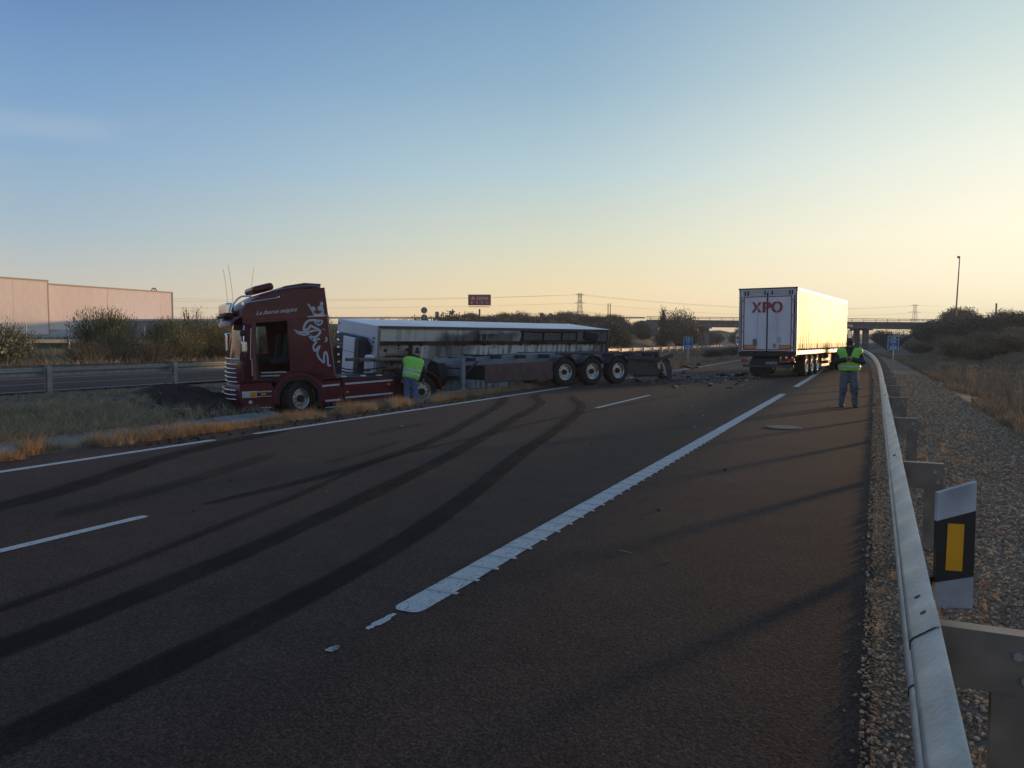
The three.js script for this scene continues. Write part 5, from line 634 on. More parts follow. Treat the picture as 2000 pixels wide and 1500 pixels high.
function person(name, label, pos, turn, J, trousers, opt = {}) {
  const o = thing('person', label, 'person', pos, turn);
  const { hip, kneeL, kneeR, footL, footR, waist, chest, shL, shR, elL, elR, haL, haR, neck, head, face } = J, off = (p, d) => p.map((v, i) => v + d[i]);
  const hipL = off(hip, [-0.09, 0, 0]), hipR = off(hip, [0.09, 0, 0]);
  const torsoB = [ell(hip, [0.185, 0.15, 0.125]), ell(waist, [0.175, 0.19, 0.125]), ell(chest, [0.2, 0.2, 0.135]), cap(shL, shR, 0.075, 0.075)], torso = join(torsoB, 0.11);
  const arms = join([cap(shL, elL, 0.072, 0.055), cap(elL, haL, 0.055, 0.042), cap(shR, elR, 0.072, 0.055), cap(elR, haR, 0.055, 0.042)], 0.03);
  const legs = join([cap(hipL, kneeL, 0.105, 0.075), cap(kneeL, footL, 0.075, 0.058), cap(hipR, kneeR, 0.105, 0.075), cap(kneeR, footR, 0.075, 0.058), ell(hip, [0.19, 0.14, 0.13])], 0.05);
  // body: head, neck, torso, limbs and hands in one skin
  const fx = face[0], fy = face[1], fz = face[2], up = neck.map((v, i) => head[i] - v), ul = Math.hypot(...up), U = up.map((v) => v / ul), Rr = [U[1] * fz - U[2] * fy, U[2] * fx - U[0] * fz, U[0] * fy - U[1] * fx];
  const hp = (r, u, f) => [0, 1, 2].map((i) => head[i] + Rr[i] * r + U[i] * u + face[i] * f);
  const headF = join([ell(head, [0.077, 0.105, 0.088]), cap(hp(0, -0.05, 0.02), hp(0, -0.085, 0.055), 0.06, 0.035), cap(hp(0, 0.0, 0.085), hp(0, -0.03, 0.105), 0.012, 0.017), cap(hp(-0.03, 0.02, 0.075), hp(0.03, 0.02, 0.075), 0.016, 0.016), cap(hp(-0.022, -0.06, 0.085), hp(0.022, -0.06, 0.085), 0.010, 0.010), cap(hp(-0.079, 0.01, -0.005), hp(-0.083, -0.03, 0), 0.018, 0.012), cap(hp(0.079, 0.01, -0.005), hp(0.083, -0.03, 0), 0.018, 0.012), cap(neck, hp(0, -0.07, -0.01), 0.058, 0.055)], 0.02);
  const handF = (el, ha, s, dir) => { const d = [0, 1, 2].map((i) => ha[i] - el[i]), l = Math.hypot(...d), a = d.map((v) => v / l), [sx, sy, sz] = dir, list = [cap(ha, off(ha, a.map((v) => v * 0.07)), 0.026, 0.03)]; for (let k = 0; k < 4; k++) { const b = off(ha, [0, 1, 2].map((i) => a[i] * 0.085 + dir[i] * (k - 1.5) * 0.021)), len = [0.034, 0.04, 0.037, 0.028][k], c = off(b, a.map((v) => v * len)), e = off(c, [a[0] * 0.022 - s * 0.012, a[1] * 0.022 + 0.012, a[2] * 0.022]); list.push(cap(b, c, 0.0095, 0.0088), cap(c, e, 0.0088, 0.0078)); } const tb = off(ha, [0, 1, 2].map((i) => a[i] * 0.03 + dir[i] * -0.034)); list.push(cap(tb, off(tb, [0, 1, 2].map((i) => a[i] * 0.045 - dir[i] * 0.018)), 0.0125, 0.0095)); return join(list, 0.012); };
  const box = (pts, m) => [[0, 1, 2].map((i) => Math.min(...pts.map((p) => p[i])) - m), [0, 1, 2].map((i) => Math.max(...pts.map((p) => p[i])) + m)];
  const hdL = J.fingerL || [0, 0.3, 1], hdR = J.fingerR || [0, 0.3, 1], hL = handF(elL, haL, 1, hdL), hR = handF(elR, haR, -1, hdR);
  const inner = (x, y, z) => Math.min(smin(torso(x, y, z), arms(x, y, z), 0.05), legs(x, y, z)) + 0.016;
  const all = [footL, footR, head, haL, haR, elL, elR, shL, shR];
  part('body', [solid((x, y, z) => smin(inner(x, y, z), headF(x, y, z), 0.03), ...box(all, 0.14), 60), solid(headF, ...box([head], 0.15), 42), solid(hL, ...box([haL], 0.13), 44), solid(hR, ...box([haR], 0.13), 44)], skinM, o);
  part('hair', solid((x, y, z) => { const a = headF(x, y, z) - 0.012, r = [x - head[0], y - head[1], z - head[2]], u = r[0] * U[0] + r[1] * U[1] + r[2] * U[2], f = r[0] * fx + r[1] * fy + r[2] * fz; return Math.max(a, -(u - 0.055 + Math.max(0, -f) * 1.1 + Math.min(0, f) * 0 + f * 0.25)); }, ...box([head], 0.15), 42), hairM, o);
  if (opt.beard) part('beard', solid((x, y, z) => { const r = [x - head[0], y - head[1], z - head[2]], u = r[0] * U[0] + r[1] * U[1] + r[2] * U[2], f = r[0] * fx + r[1] * fy + r[2] * fz; return Math.max(headF(x, y, z) - 0.006, u + 0.045, -f + 0.0); }, ...box([head], 0.15), 42), hairM, o);
  if (opt.glasses) part('glasses', [bar(hp(-0.08, 0.018, 0.02), hp(-0.065, 0.018, 0.095), 0.006, 0.012), bar(hp(0.08, 0.018, 0.02), hp(0.065, 0.018, 0.095), 0.006, 0.012), bar(hp(-0.066, 0.015, 0.097), hp(0.066, 0.015, 0.097), 0.008, 0.03)], M.black, o);
  const wr = (x, y, z, k = 1) =>  0.018 * k * (fbm(x * 14 + z * 9, y * 16, 521, 2) - 0.5);
  part('jacket', solid((x, y, z) => { const d0 = smin(torso(x, y, z), arms(x, y, z), 0.05) - 0.012; return Math.abs(d0) > 0.06 ? Math.max(d0, J.jacketLow - y) : Math.max(d0 - wr(x, y, z, 1.6), J.jacketLow - y, -(Math.min(cap(haL, off(haL, [0, 0.001, 0]), 0.035, 0.035)(x, y, z), cap(haR, off(haR, [0, 0.001, 0]), 0.035, 0.035)(x, y, z)))); }, ...box([hip, shL, shR, elL, elR, haL, haR, off(neck, [0, 0.04, 0])], 0.13), 64), opt.jacket || jacketM, o);
  part('collar', solid((x, y, z) => Math.max(cap(off(neck, [0, -0.05, 0]), off(neck, U.map((v) => v * 0.045)), 0.085, 0.074)(x, y, z), -cap(off(neck, [0, -0.05, 0]), off(neck, U.map((v) => v * 0.2)), 0.06, 0.06)(x, y, z)), ...box([neck], 0.15), 40), opt.jacket || jacketM, o);
  part('trousers', solid((x, y, z) => { const d0 = legs(x, y, z) - 0.012; return Math.max(Math.abs(d0) > 0.06 ? d0 : d0 - wr(x, y, z, 1.8), 0.055 + Math.min(footL[1], footR[1]) - 0.08 - y); }, ...box([hip, kneeL, kneeR, footL, footR], 0.2), 64), trousers, o);
  for (const [f, k] of [[footL, kneeL], [footR, kneeR]]) { const t = J.toe || [0, 0, 1]; part('shoe', solid((x, y, z) => Math.max(join([cap(off(f, [t[0] * -0.04, -0.045, t[2] * -0.04]), off(f, [t[0] * 0.16, -0.055, t[2] * 0.16]), 0.048, 0.04), cap(off(f, [0, 0.03, 0]), off(f, [0, -0.03, 0]), 0.052, 0.055)], 0.03)(x, y, z), f[1] - 0.085 - y), ...box([f, off(f, [t[0] * 0.16, -0.05, t[2] * 0.16])], 0.08), 40), shoeM, o); }
  const N = [0, 1, 2].map((i) => chest[i] - hip[i]), nl = Math.hypot(...N), A = N.map((v) => v / nl); // along the spine
  const along = (x, y, z) => (x - hip[0]) * A[0] + (y - hip[1]) * A[1] + (z - hip[2]) * A[2];
  const hole = join([cap(shL, elL, 0.085, 0.085), cap(shR, elR, 0.085, 0.085)], 0.01), shoulderCut = (x, y, z) => Math.min(Math.hypot(x - shL[0], y - shL[1], z - shL[2]), Math.hypot(x - shR[0], y - shR[1], z - shR[2])) - 0.088;
  const vestF = (g) => (x, y, z) => { const a = along(x, y, z), d0 = torso(x, y, z) - g; if (Math.abs(d0) > 0.06) return Math.max(d0, a - nl - 0.215, J.vestLow - a, -shoulderCut(x, y, z)); let d = Math.max(d0 - wr(x, y, z, 1.2), a - nl - 0.215, J.vestLow - a, -shoulderCut(x, y, z)); if (opt.open) { const w = Math.max(Math.abs(x - chest[0]) - Math.max(0, (a - 0.24)) * 0.34, -(z - chest[2]), 0.24 - a); d = Math.max(d, -w); } d = Math.max(d, -(Math.hypot(x - neck[0], y - neck[1], z - neck[2]) - 0.088)); return d; };
  const vb = box([hip, chest, shL, shR, neck], 0.2); part('safety_vest', solid(vestF(0.032), ...vb, 66), vestM, o);
  for (const a of opt.bands) part('reflective_band', solid((x, y, z) => Math.max(vestF(0.036)(x, y, z), Math.abs(along(x, y, z) - a) - 0.026), ...vb, 66), bandM, o);
  return o;
}
person('person', 'person in dark jacket and open green safety vest looking down at hands', [-0.58, 0, -20.91], 2 * R, { hip: [0, 0.94, 0], waist: [0, 1.1, 0], chest: [0, 1.27, 0.005], neck: [0, 1.47, 0.01], head: [0.01, 1.585, 0.07], face: [-0.02, -0.45, 0.893], shL: [-0.185, 1.40, 0], shR: [0.185, 1.40, 0], elL: [-0.30, 1.13, 0.03], elR: [0.30, 1.13, 0.04], haL: [-0.085, 1.20, 0.24], haR: [0.085, 1.20, 0.24], kneeL: [-0.13, 0.50, 0.03], kneeR: [0.12, 0.50, 0.03], footL: [-0.155, 0.085, 0], footR: [0.155, 0.085, -0.02], jacketLow: 0.87, vestLow: -0.02, fingerL: [0, 1, 0.1], fingerR: [0, 1, 0.1], toe: [0.15, 0, 0.98] }, denim([0.17, 0.18, 0.2]), { open: true, bands: [0.07], beard: true, glasses: true });
{ const p = single('phone', rb(0.075, 0.15, 0.009, -0.58, 1.245, -20.63, 0.004, -0.9), M.black, 'dark mobile phone held in the hands of the vested person', 'phone'); }
{
  const g = land(-12.6, 19.65); // bends forward over the wheel with the back towards the road
  const bent = person('person', 'person in green safety vest and blue jeans leaning over beside the maroon truck', [-12.6, g, -19.6], Math.atan2(-0.56, -0.83), { hip: [0.03, 0.90, 0], waist: [0.0, 1.05, 0.03], chest: [-0.05, 1.22, 0.10], neck: [-0.11, 1.42, 0.15], head: [-0.165, 1.545, 0.20], face: [-0.3, -0.6, 0.74], shL: [-0.23, 1.31, 0.14], shR: [0.14, 1.36, 0.14], elL: [-0.34, 1.04, 0.20], elR: [0.25, 1.08, 0.16], haL: [-0.33, 0.80, 0.30], haR: [0.26, 0.84, 0.30], kneeL: [-0.09, 0.47, 0.03], kneeR: [0.13, 0.47, 0.03], footL: [-0.10, 0.085, -0.02], footR: [0.14, 0.085, -0.04], jacketLow: 0.84, vestLow: -0.06, fingerL: [0.6, 0, 0.5], fingerR: [0.6, 0, 0.5] }, denim([0.13, 0.19, 0.32]), { bands: [0.06, 0.17], jacket: std([0.018, 0.024, 0.042], 0.85) }); bent.scale.setScalar(1.07);
}
// ---------------------------------------------------------------- wreckage on the asphalt
{
  const r = rng(77), mats = [M.black, M.darkMetal, std([0.26, 0.26, 0.26], 0.6), std([0.30, 0.29, 0.28], 0.7), std([0.10, 0.022, 0.025], 0.5)];
  const shard = (w, l, h, seed) => { const q = rng(seed), n = 7, top = Array.from({ length: n }, (_, i) => { const a = i / n * TAU, k = 0.55 + 0.6 * q(); return [Math.cos(a) * w * k / 2, Math.sin(a) * l * k / 2]; }), g = tessel(ext(top, -0.006, 0.006), 2); const p = g.attributes.position; for (let i = 0; i < p.count; i++) p.setZ(i, p.getZ(i) + h * fbm(p.getX(i) * 5 + seed, p.getY(i) * 5, seed, 3)); g.rotateX(-Math.PI / 2); g.computeVertexNormals(); return g; };
  const big = [['crumpled black plastic panel lying by the trailer tail', -8.0, 31.6, 0.9, 0.6, 0.3, 0], ['torn black bumper strip on the asphalt behind the tall trailer', -5.9, 35.4, 1.2, 0.4, 0.2, 0], ['buckled dark wheel arch lining beside the lorry tyres', -5.2, 34.6, 0.9, 0.7, 0.35, 0], ['bent grey metal strip near the edge line', -9.6, 44, 1.1, 0.35, 0.3, 1], ['curled dark sheet against the white edge line', -9.5, 46.5, 0.7, 0.5, 0.5, 1], ['pale broken trim piece in the wreckage', -6.9, 33.4, 0.5, 0.3, 0.12, 2], ['black cable scrap on the shoulder behind the vested person', -0.6, 28.5, 0.5, 0.08, 0.04, 0], ['dark soil-stained flap behind the chassis tyres', -8.6, 29.9, 0.8, 0.35, 0.2, 0], ['flat rubber scrap in the middle of the wreckage', -7.3, 32.4, 0.7, 0.5, 0.1, 0], ['dark folded mudflap beside the number plate end of the trailer', -6.4, 36.4, 0.8, 0.5, 0.25, 0]];
  big.forEach(([label, x, s, w, l, h, m], i) => { const o = single('wreckage_piece', shard(w, l, h, 600 + i), mats[m], label, 'wreckage'); o.position.set(x, 0.008, -s); o.rotation.y = r() * TAU; });
  const bits = []; for (let i = 0; i < 520; i++) { const near = r() < 0.72, x = near ? -7 + (r() + r() + r() - 1.5) * 3.4 : -10.6 + r() * 10, s = near ? 33.5 + (r() + r() + r() - 1.5) * 6 - (x + 7) * 0.4 : 5 + r() * 30, k = near ? 0.03 + 0.16 * r() ** 3 : 0.012 + 0.045 * r() ** 3; if (x > -0.2 || x < -10.8) continue; const g = new THREE.TetrahedronGeometry(k, 0).scale(0.6 + r(), 0.22 + 0.25 * r(), 0.5 + r()); bits.push([tr(g, x, 0.004 + k * 0.12, -s, r() * 0.5, r() * 6, r() * 0.5), r()]); }
  const pick = (a, b) => bits.filter(([, k]) => k >= a && k < b).map(([g]) => g);
  single('dark_debris', merge(pick(0, 0.5)), M.black, 'small dark fragments scattered over the asphalt', 'debris', null, 'stuff'); single('pale_debris', merge(pick(0.5, 0.8)), std([0.24, 0.22, 0.20], 0.8), 'small pale chips scattered over the asphalt', 'debris', null, 'stuff'); single('brown_debris', merge(pick(0.8, 1)), std([0.14, 0.09, 0.06], 0.9), 'small clods of earth scattered over the asphalt', 'debris', null, 'stuff');
  for (const [x, s, a, b, label] of [[-1.78, 5.74, 1.1, 0.09, 'dry straw lying alone on the near asphalt']]) single('straw', tube([[x, 0.008, -s], [x + 0.05, 0.012, -s + 0.02], [x + 0.11, 0.008, -s + 0.035]], 0.0025, 5), std([0.4, 0.3, 0.18], 0.8), label, 'straw');
  const cover = single('manhole_cover', cyl(0.31, 0.31, 0.012, -1.55, 0.007, -15.4, 'y', 32), std([0.14, 0.135, 0.13], 0.8, 0.1, { map: patchy }), 'flat round grey patch set in the shoulder asphalt', 'manhole cover');
}
// ---------------------------------------------------------------- churned earth beside the truck
{
  const soil = std([0.078, 0.056, 0.040], 0.98, 0, { map: patchy, bumpMap: gritBump, bumpScale: 0.03 });
  const heap = (x, s, rx, rz, h, seed, label) => { const n = 40, g = gridGeo(n, n, (i, j) => { const u = i / (n - 1) * 2 - 1, v = j / (n - 1) * 2 - 1, d = Math.hypot(u, v), X = x + u * rx, S = s + v * rz; return [X, land(X, S) - 0.05 + h * (1 - sstep(d, 0.1, 1)) * 1.9 * fbm(u * 2.6, v * 2.6, seed, 5) ** 1.3 + 0.3 * (fbm(u * 8, v * 8, seed + 4, 4) - 0.5) * (1 - sstep(d, 0.7, 1)) - 0.1 * sstep(d, 0.85, 1), -S]; }, (i, j) => [i / 8, j / 8]); return single('soil_heap', g, soil, label, 'soil heap'); };
  heap(-18.3, 16.2, 1.9, 1.6, 0.46, 701, 'dark heap of churned earth under the median barrier'); heap(-16.9, 15.6, 1.6, 1.3, 0.38, 711, 'low dark mound of earth pushed up ahead of the truck grille'); heap(-15.5, 15.5, 1.3, 1.2, 0.22, 721, 'flat dark spill of earth beneath the truck bumper'); heap(-13.6, 18.6, 1.9, 2.2, 0.16, 731, 'dark trodden earth round the truck front tyre');
  const r = rng(705), clods = []; for (let i = 0; i < 420; i++) { const x = -15.8 + (r() + r() - 1) * 3.6, s = 15.6 + (r() + r() - 1) * 4.5, k = 0.02 + 0.07 * r() ** 2; const g = new THREE.IcosahedronGeometry(k, 0).scale(1, 0.7, 1 + r() * 0.5); clods.push(tr(g, x, land(x, s) + 0.12 * r(), -s, r() * 3, r() * 3, 0)); }
  for (let i = 0; i < 260; i++) { const s = 8 + r() * 13, x = -10.1 - r() * r() * 1.2, k = 0.012 + 0.035 * r() ** 2; clods.push(tr(new THREE.IcosahedronGeometry(k, 0), x, 0.005 + Math.max(land(x, s) + 0.05, 0) * 0, -s, r() * 3, r() * 3, 0)); }
  single('soil_clods', merge(clods), soil, 'loose dark clods of earth round the truck and edge line', 'soil', null, 'stuff');
  single('paper_scrap', tessel(bx(0.45, 0.02, 0.25, 0, 0, 0), 1), std([0.45, 0.46, 0.48], 0.8), 'crumpled pale paper lying on the dark earth', 'litter').position.set(-16.6, land(-16.6, 14.6) + 0.08, -14.6);
}
// ---------------------------------------------------------------- gravel on the verge
{
  const r = rng(31), g = new THREE.IcosahedronGeometry(0.0085, 0); { const p = g.attributes.position; for (let i = 0; i < p.count; i++) { const k = 0.8 + 0.4 * hash2(Math.round(p.getX(i) * 9e3), Math.round(p.getY(i) * 9e3 + p.getZ(i) * 7e3), 3); p.setXYZ(i, p.getX(i) * k, p.getY(i) * k * 0.7, p.getZ(i) * k); } g.computeVertexNormals(); }
  const n = 105000, m = new THREE.InstancedMesh(g, std([1, 1, 1], 0.9), n), d = new THREE.Object3D(), c = new THREE.Color();
  for (let i = 0; i < n; i++) { const t = r(), s = 1.0 + 44 * t ** 2.3, L = -0.02 + 2.5 * r() ** 1.15 - (r() < 0.03 ? 0.12 * r() : 0), x = L + bend(s), k = 0.35 + 1.25 * r() ** 2.2; d.position.set(x, (L < 0.1 ? 0.006 : land(x, s)) + 0.003 * k, -s); d.rotation.set(r() * 6, r() * 6, r() * 6); d.scale.setScalar(k * (L < 0.25 ? 0.75 : 1) * (1 + s * 0.055)); d.updateMatrix(); m.setMatrixAt(i, d.matrix); const v = 0.13 + 0.33 * r() ** 1.7, w = r(); c.setRGB(v * (1.3 + 0.14 * w), v * (0.9), v * (0.58 - 0.12 * w)); m.setColorAt(i, c); }
  m.name = 'gravel'; m.userData = { label: 'loose pale gravel covering the verge under the crash barrier', category: 'gravel', kind: 'stuff' }; m.castShadow = m.receiveShadow = true; scene.add(m);
}
// ---------------------------------------------------------------- grasses
function tuftGeo(seed, n, h, spread, w, lean = 0.6) { // blades of three triangles
  const r = rng(seed), pos = [], nor = [];
  for (let i = 0; i < n; i++) { const a = r() * TAU, b = r() * TAU, d = spread * r(), H = h * (0.45 + 0.75 * r()), l = lean * H * (0.3 + r()), x = Math.cos(a) * d, z = Math.sin(a) * d, dx = Math.cos(b) * l, dz = Math.sin(b) * l, px = -Math.sin(b) * w, pz = Math.cos(b) * w, p = [[x - px, 0, z - pz], [x + px, 0, z + pz], [x + dx * 0.35 - px * 0.8, H * 0.6, z + dz * 0.35 - pz * 0.8], [x + dx * 0.35 + px * 0.8, H * 0.6, z + dz * 0.35 + pz * 0.8], [x + dx, H, z + dz]]; for (const k of [0, 1, 3, 0, 3, 2, 2, 3, 4]) pos.push(...p[k]); }
  const g = new THREE.BufferGeometry(); g.setAttribute('position', new THREE.Float32BufferAttribute(pos, 3)); g.computeVertexNormals(); return g;
}
const bladeM = new THREE.MeshPhysicalMaterial({ color: 0xffffff, roughness: 0.85, transmission: 0.0, side: THREE.DoubleSide });
const leafyM = new THREE.MeshPhysicalMaterial({ color: 0xffffff, roughness: 0.8, transmission: 0.35, thickness: 0, side: THREE.DoubleSide });
leafyM.transmission = 0.45;
function meadow(name, label, geos, n, seed, spot, tint) { // one object for each kind of tuft
  geos.forEach((g, q) => { const r = rng(seed + q * 13), list = []; let guard = 0; const want = Math.round(n / geos.length); while (list.length < want && guard++ < n * 8) { const p = spot(r); if (p) list.push(p); }
    const m = new THREE.InstancedMesh(g, leafyM, list.length), d = new THREE.Object3D(), c = new THREE.Color(); list.forEach(([x, s, k], i) => { d.position.set(x, land(x, s) - 0.01, -s); d.rotation.set((r() - 0.5) * 0.3, r() * TAU, (r() - 0.5) * 0.3); d.scale.setScalar(k); d.updateMatrix(); m.setMatrixAt(i, d.matrix); c.setRGB(...tint(r, x, s)); m.setColorAt(i, c); });
    m.name = numbered(name); m.userData = { label, category: 'grass', kind: 'stuff' }; m.castShadow = m.receiveShadow = true; scene.add(m); });
}
const straw = (r) => { const v = 0.6 + 0.6 * r(), t = r(); return t < 0.6 ? [0.56 * v, 0.34 * v, 0.13 * v] : t < 0.85 ? [0.42 * v, 0.19 * v, 0.06 * v] : [0.16 * v, 0.15 * v, 0.06 * v]; };
const olive = (r) => { const v = 0.55 + 0.7 * r(), t = r(); return t < 0.6 ? [0.44 * v, 0.32 * v, 0.16 * v] : t < 0.72 ? [0.24 * v, 0.21 * v, 0.09 * v] : [0.52 * v, 0.38 * v, 0.2 * v]; };
const drab = (r) => { const v = 0.6 + 0.6 * r(), t = r(); return t < 0.55 ? [0.33 * v, 0.235 * v, 0.13 * v] : [0.22 * v, 0.17 * v, 0.09 * v]; };
const tuftS = [tuftGeo(1, 16, 0.17, 0.09, 0.0028, 0.7), tuftGeo(2, 14, 0.22, 0.08, 0.0025, 0.8)], tuftM = [tuftGeo(3, 18, 0.26, 0.14, 0.005, 0.9), tuftGeo(4, 16, 0.3, 0.13, 0.005, 1.1)], tuftF = [tuftGeo(5, 14, 0.4, 0.3, 0.014, 0.8), tuftGeo(6, 14, 0.5, 0.28, 0.014, 0.6)];
const freeOfTruck = (x, s) => !(x > -16.6 && x < -12.4 && s > 16 && s < 23) && Math.hypot(x + 17, s - 16) > 1.5;
// dry fringe along the asphalt
meadow('dry_grass', 'sun-bleached orange grass fringe along the asphalt edge of the median', tuftS, 13000, 41, (r) => { const s = 3 + 27 * r(), L = -10.75 - 1.55 * r() ** 1.5; if (fbm(L * 1.4, s * 1.1, 44, 3) < 0.37) return null; if (s > 14 && s < 16.2 && L < -11.2) return r() < 0.4 ? [L, s, 0.5] : null; return [L + bend(s), s, 0.35 + 1.0 * r() * fbm(L, s * 0.7, 46, 2) * 1.5]; }, (r, x, s) => (fbm(x * 1.5, s * 0.5, 47, 3) > 0.56 ? olive(r) : straw(r)));
meadow('median_grass', 'dull olive grass on the slope of the median', tuftM, 15000, 51, (r) => { const s = -1 + 26 * r(), L = -14.6 - 5.9 * r(); if (!freeOfTruck(L, s) || fbm(L * 0.7, s * 0.7, 54, 3) < 0.36 || (s > 13.2 && s < 18 && L > -19 && r() < 0.75)) return null; return [L + bend(s), s, (0.6 + 0.7 * r()) * lerp(1, 0.3, sstep(L, -17, -19.2))]; }, olive);
meadow('median_grass', 'straggling grass between the truck and the ditch', tuftM, 1200, 56, (r) => { const s = 3 + 20 * r(), L = -11.8 - 1.3 * r(); if (!freeOfTruck(L, s) || r() < 0.3) return null; return [L, s, 0.4 + 0.5 * r()]; }, olive);
meadow('far_median_grass', 'dry tan grass of the median beyond the wrecked trailer', tuftF, 9000, 61, (r) => { const s = 24 + 130 * r() ** 1.6, L = -11.2 - 9.2 * r(); if (s < 38 && L > -18 && L < -11.3 + (s - 24) * 0.05 && s < 36) return null; return [L + bend(s), s, 0.5 + 0.6 * r()]; }, drab);
meadow('verge_grass', 'dry grass on the slope beyond the gravel verge', tuftF, 16000, 71, (r) => { const s = 4 + 120 * r() ** 1.5, L = 2.5 + 16 * r() ** 1.2; if (fbm(L * 0.5, s * 0.3, 74, 3) < 0.36) return null; return [L + bend(s), s, 0.5 + 0.8 * r() * sstep(L, 2, 5)]; }, drab);
meadow('verge_grass', 'sparse short weeds in the gravel by the crash barrier', tuftS, 1100, 76, (r) => { const s = 1 + 34 * r(), L = 0.02 + 2.6 * r(); if (fbm(L * 2, s * 1.2, 77, 3) < 0.5) return null; return [L + bend(s), s, 0.18 + 0.3 * r()]; }, straw);
meadow('roadside_grass', 'rough grass beyond the opposite carriageway', tuftF, 9000, 81, (r) => { const s = 5 + 110 * r() ** 1.3, L = -33 - 16 * r(); return [L + bend(s), s, 0.5 + 0.9 * r()]; }, (r) => (r() < 0.25 ? straw(r) : olive(r)));
meadow('field_grass', 'green crop in the field before the warehouse', [tuftGeo(8, 12, 0.9, 0.5, 0.03, 0.5)], 5000, 86, (r) => [-62 - 40 * r(), 10 + 100 * r(), 0.7 + 0.6 * r()], (r) => { const v = 0.6 + 0.6 * r(); return [0.06 * v, 0.11 * v, 0.035 * v]; });
{ // plumed reeds in the ditch
  const r = rng(95), p = [tuftGeo(91, 12, 0.9, 0.14, 0.007, 0.25)]; const plume = tuftGeo(92, 26, 0.2, 0.02, 0.006, 0.5); plume.translate(0.05, 0.85, 0); const stalk = merge([p[0], plume]);
  meadow('reeds', 'tall dry reeds with pale plumes on the slope past the verge', [stalk], 900, 97, (q) => { const s = 12 + 45 * q(), L = 3.6 + 7 * q(); if (fbm(L * 0.4, s * 0.2, 98, 3) < 0.42) return null; return [L + bend(s), s, 0.5 + 0.7 * q()]; }, (q) => { const v = 0.8 + 0.5 * q(); return [0.30 * v, 0.24 * v, 0.16 * v]; });
}
// ---------------------------------------------------------------- shrubs and trees
const bark = std([0.09, 0.065, 0.045], 0.95, 0, { map: patchy });
const foliageM = new THREE.MeshPhysicalMaterial({ color: 0xffffff, vertexColors: true, roughness: 0.8, transmission: 0.25, thickness: 0, side: THREE.DoubleSide });
function sprays(seed, { n, leaves, h, r0, up, leaf, wide, tones, shape }) { // twigs rising from the stool, leaves along each
  const r = rng(seed), pos = [], col = [], twigs = [];
  for (let i = 0; i < n; i++) {
    const a = r() * TAU, q = Math.sqrt(r()), top = shape(a, q, r), base = [Math.cos(a) * r0 * 0.25 * q, h * 0.05, Math.sin(a) * r0 * 0.25 * q];
    const t0 = tones[(r() * tones.length) | 0], tv = 0.7 + 0.6 * r();
    if (i % 5 === 0) twigs.push(tube([base, [lerp(base[0], top[0], 0.5) * 0.9, lerp(base[1], top[1], 0.5), lerp(base[2], top[2], 0.5) * 0.9], top], 0.006 * h + 0.003, 4, 4));
    for (let k = 0; k < leaves; k++) {
      const t = 0.35 + 0.68 * r(), j = leaf * 1.3, p = [0, 1, 2].map((c) => lerp(base[c], top[c], t) + (r() - 0.5) * j * 2), dx = (r() - 0.5) * 2 * (1 - up) + (top[0] - base[0]) * up / h, dz = (r() - 0.5) * 2 * (1 - up) + (top[2] - base[2]) * up / h, dy = up + (1 - up) * (r() - 0.4), l = leaf * (0.5 + r()) / Math.hypot(dx, dy, dz), d = [dx * l, dy * l, dz * l], b = r() * TAU, w = wide * leaf * (0.6 + 0.7 * r()), s = [Math.cos(b) * w, (r() - 0.5) * w, Math.sin(b) * w];
      const A = p, B = [p[0] + d[0] * 0.5 + s[0], p[1] + d[1] * 0.5 + s[1], p[2] + d[2] * 0.5 + s[2]], C = [p[0] + d[0], p[1] + d[1], p[2] + d[2]], D = [p[0] + d[0] * 0.5 - s[0], p[1] + d[1] * 0.5 - s[1], p[2] + d[2] * 0.5 - s[2]];
      pos.push(...A, ...B, ...C, ...A, ...C, ...D); const v = tv * (0.75 + 0.5 * r()); for (let z = 0; z < 6; z++) col.push(t0[0] * v, t0[1] * v, t0[2] * v);
    }
  }
  const g = new THREE.BufferGeometry(); g.setAttribute('position', new THREE.Float32BufferAttribute(pos, 3)); g.setAttribute('color', new THREE.Float32BufferAttribute(col, 3)); g.computeVertexNormals();
  return [g, merge(twigs)];
}
const dome = (w, h) => (a, q, r) => { const k = 0.75 + 0.35 * r(), e = Math.sqrt(Math.max(0, 1 - q * q)); return [Math.cos(a) * w * q * k, h * (0.35 + 0.65 * e) * k, Math.sin(a) * w * q * k]; };
const GREEN = [[0.12, 0.135, 0.045], [0.085, 0.105, 0.04], [0.16, 0.155, 0.055]], DARK = [[0.035, 0.05, 0.026], [0.045, 0.06, 0.03], [0.028, 0.04, 0.022]], GOLD = [[0.22, 0.17, 0.06], [0.15, 0.14, 0.05], [0.26, 0.19, 0.065]], DRY = [[0.17, 0.12, 0.07], [0.13, 0.095, 0.055], [0.10, 0.09, 0.05]];
function shrub(name, label, category, [g, tw]) { const o = thing(name, label, category); part('foliage', g, foliageM, o); part('stems', tw, bark, o); return o; }
const place = (o, first, x, s, k, turn, label, group, ky = 1) => { const y = land(x, s) - 0.04; let c = o; if (first) { o.position.set(x, y, -s); o.rotation.y = turn; o.userData.label = label; if (group) o.userData.group = group; } else c = copy(o, [x, y, -s], turn, label, group); c.scale.set(k, k * ky, k); return c; };
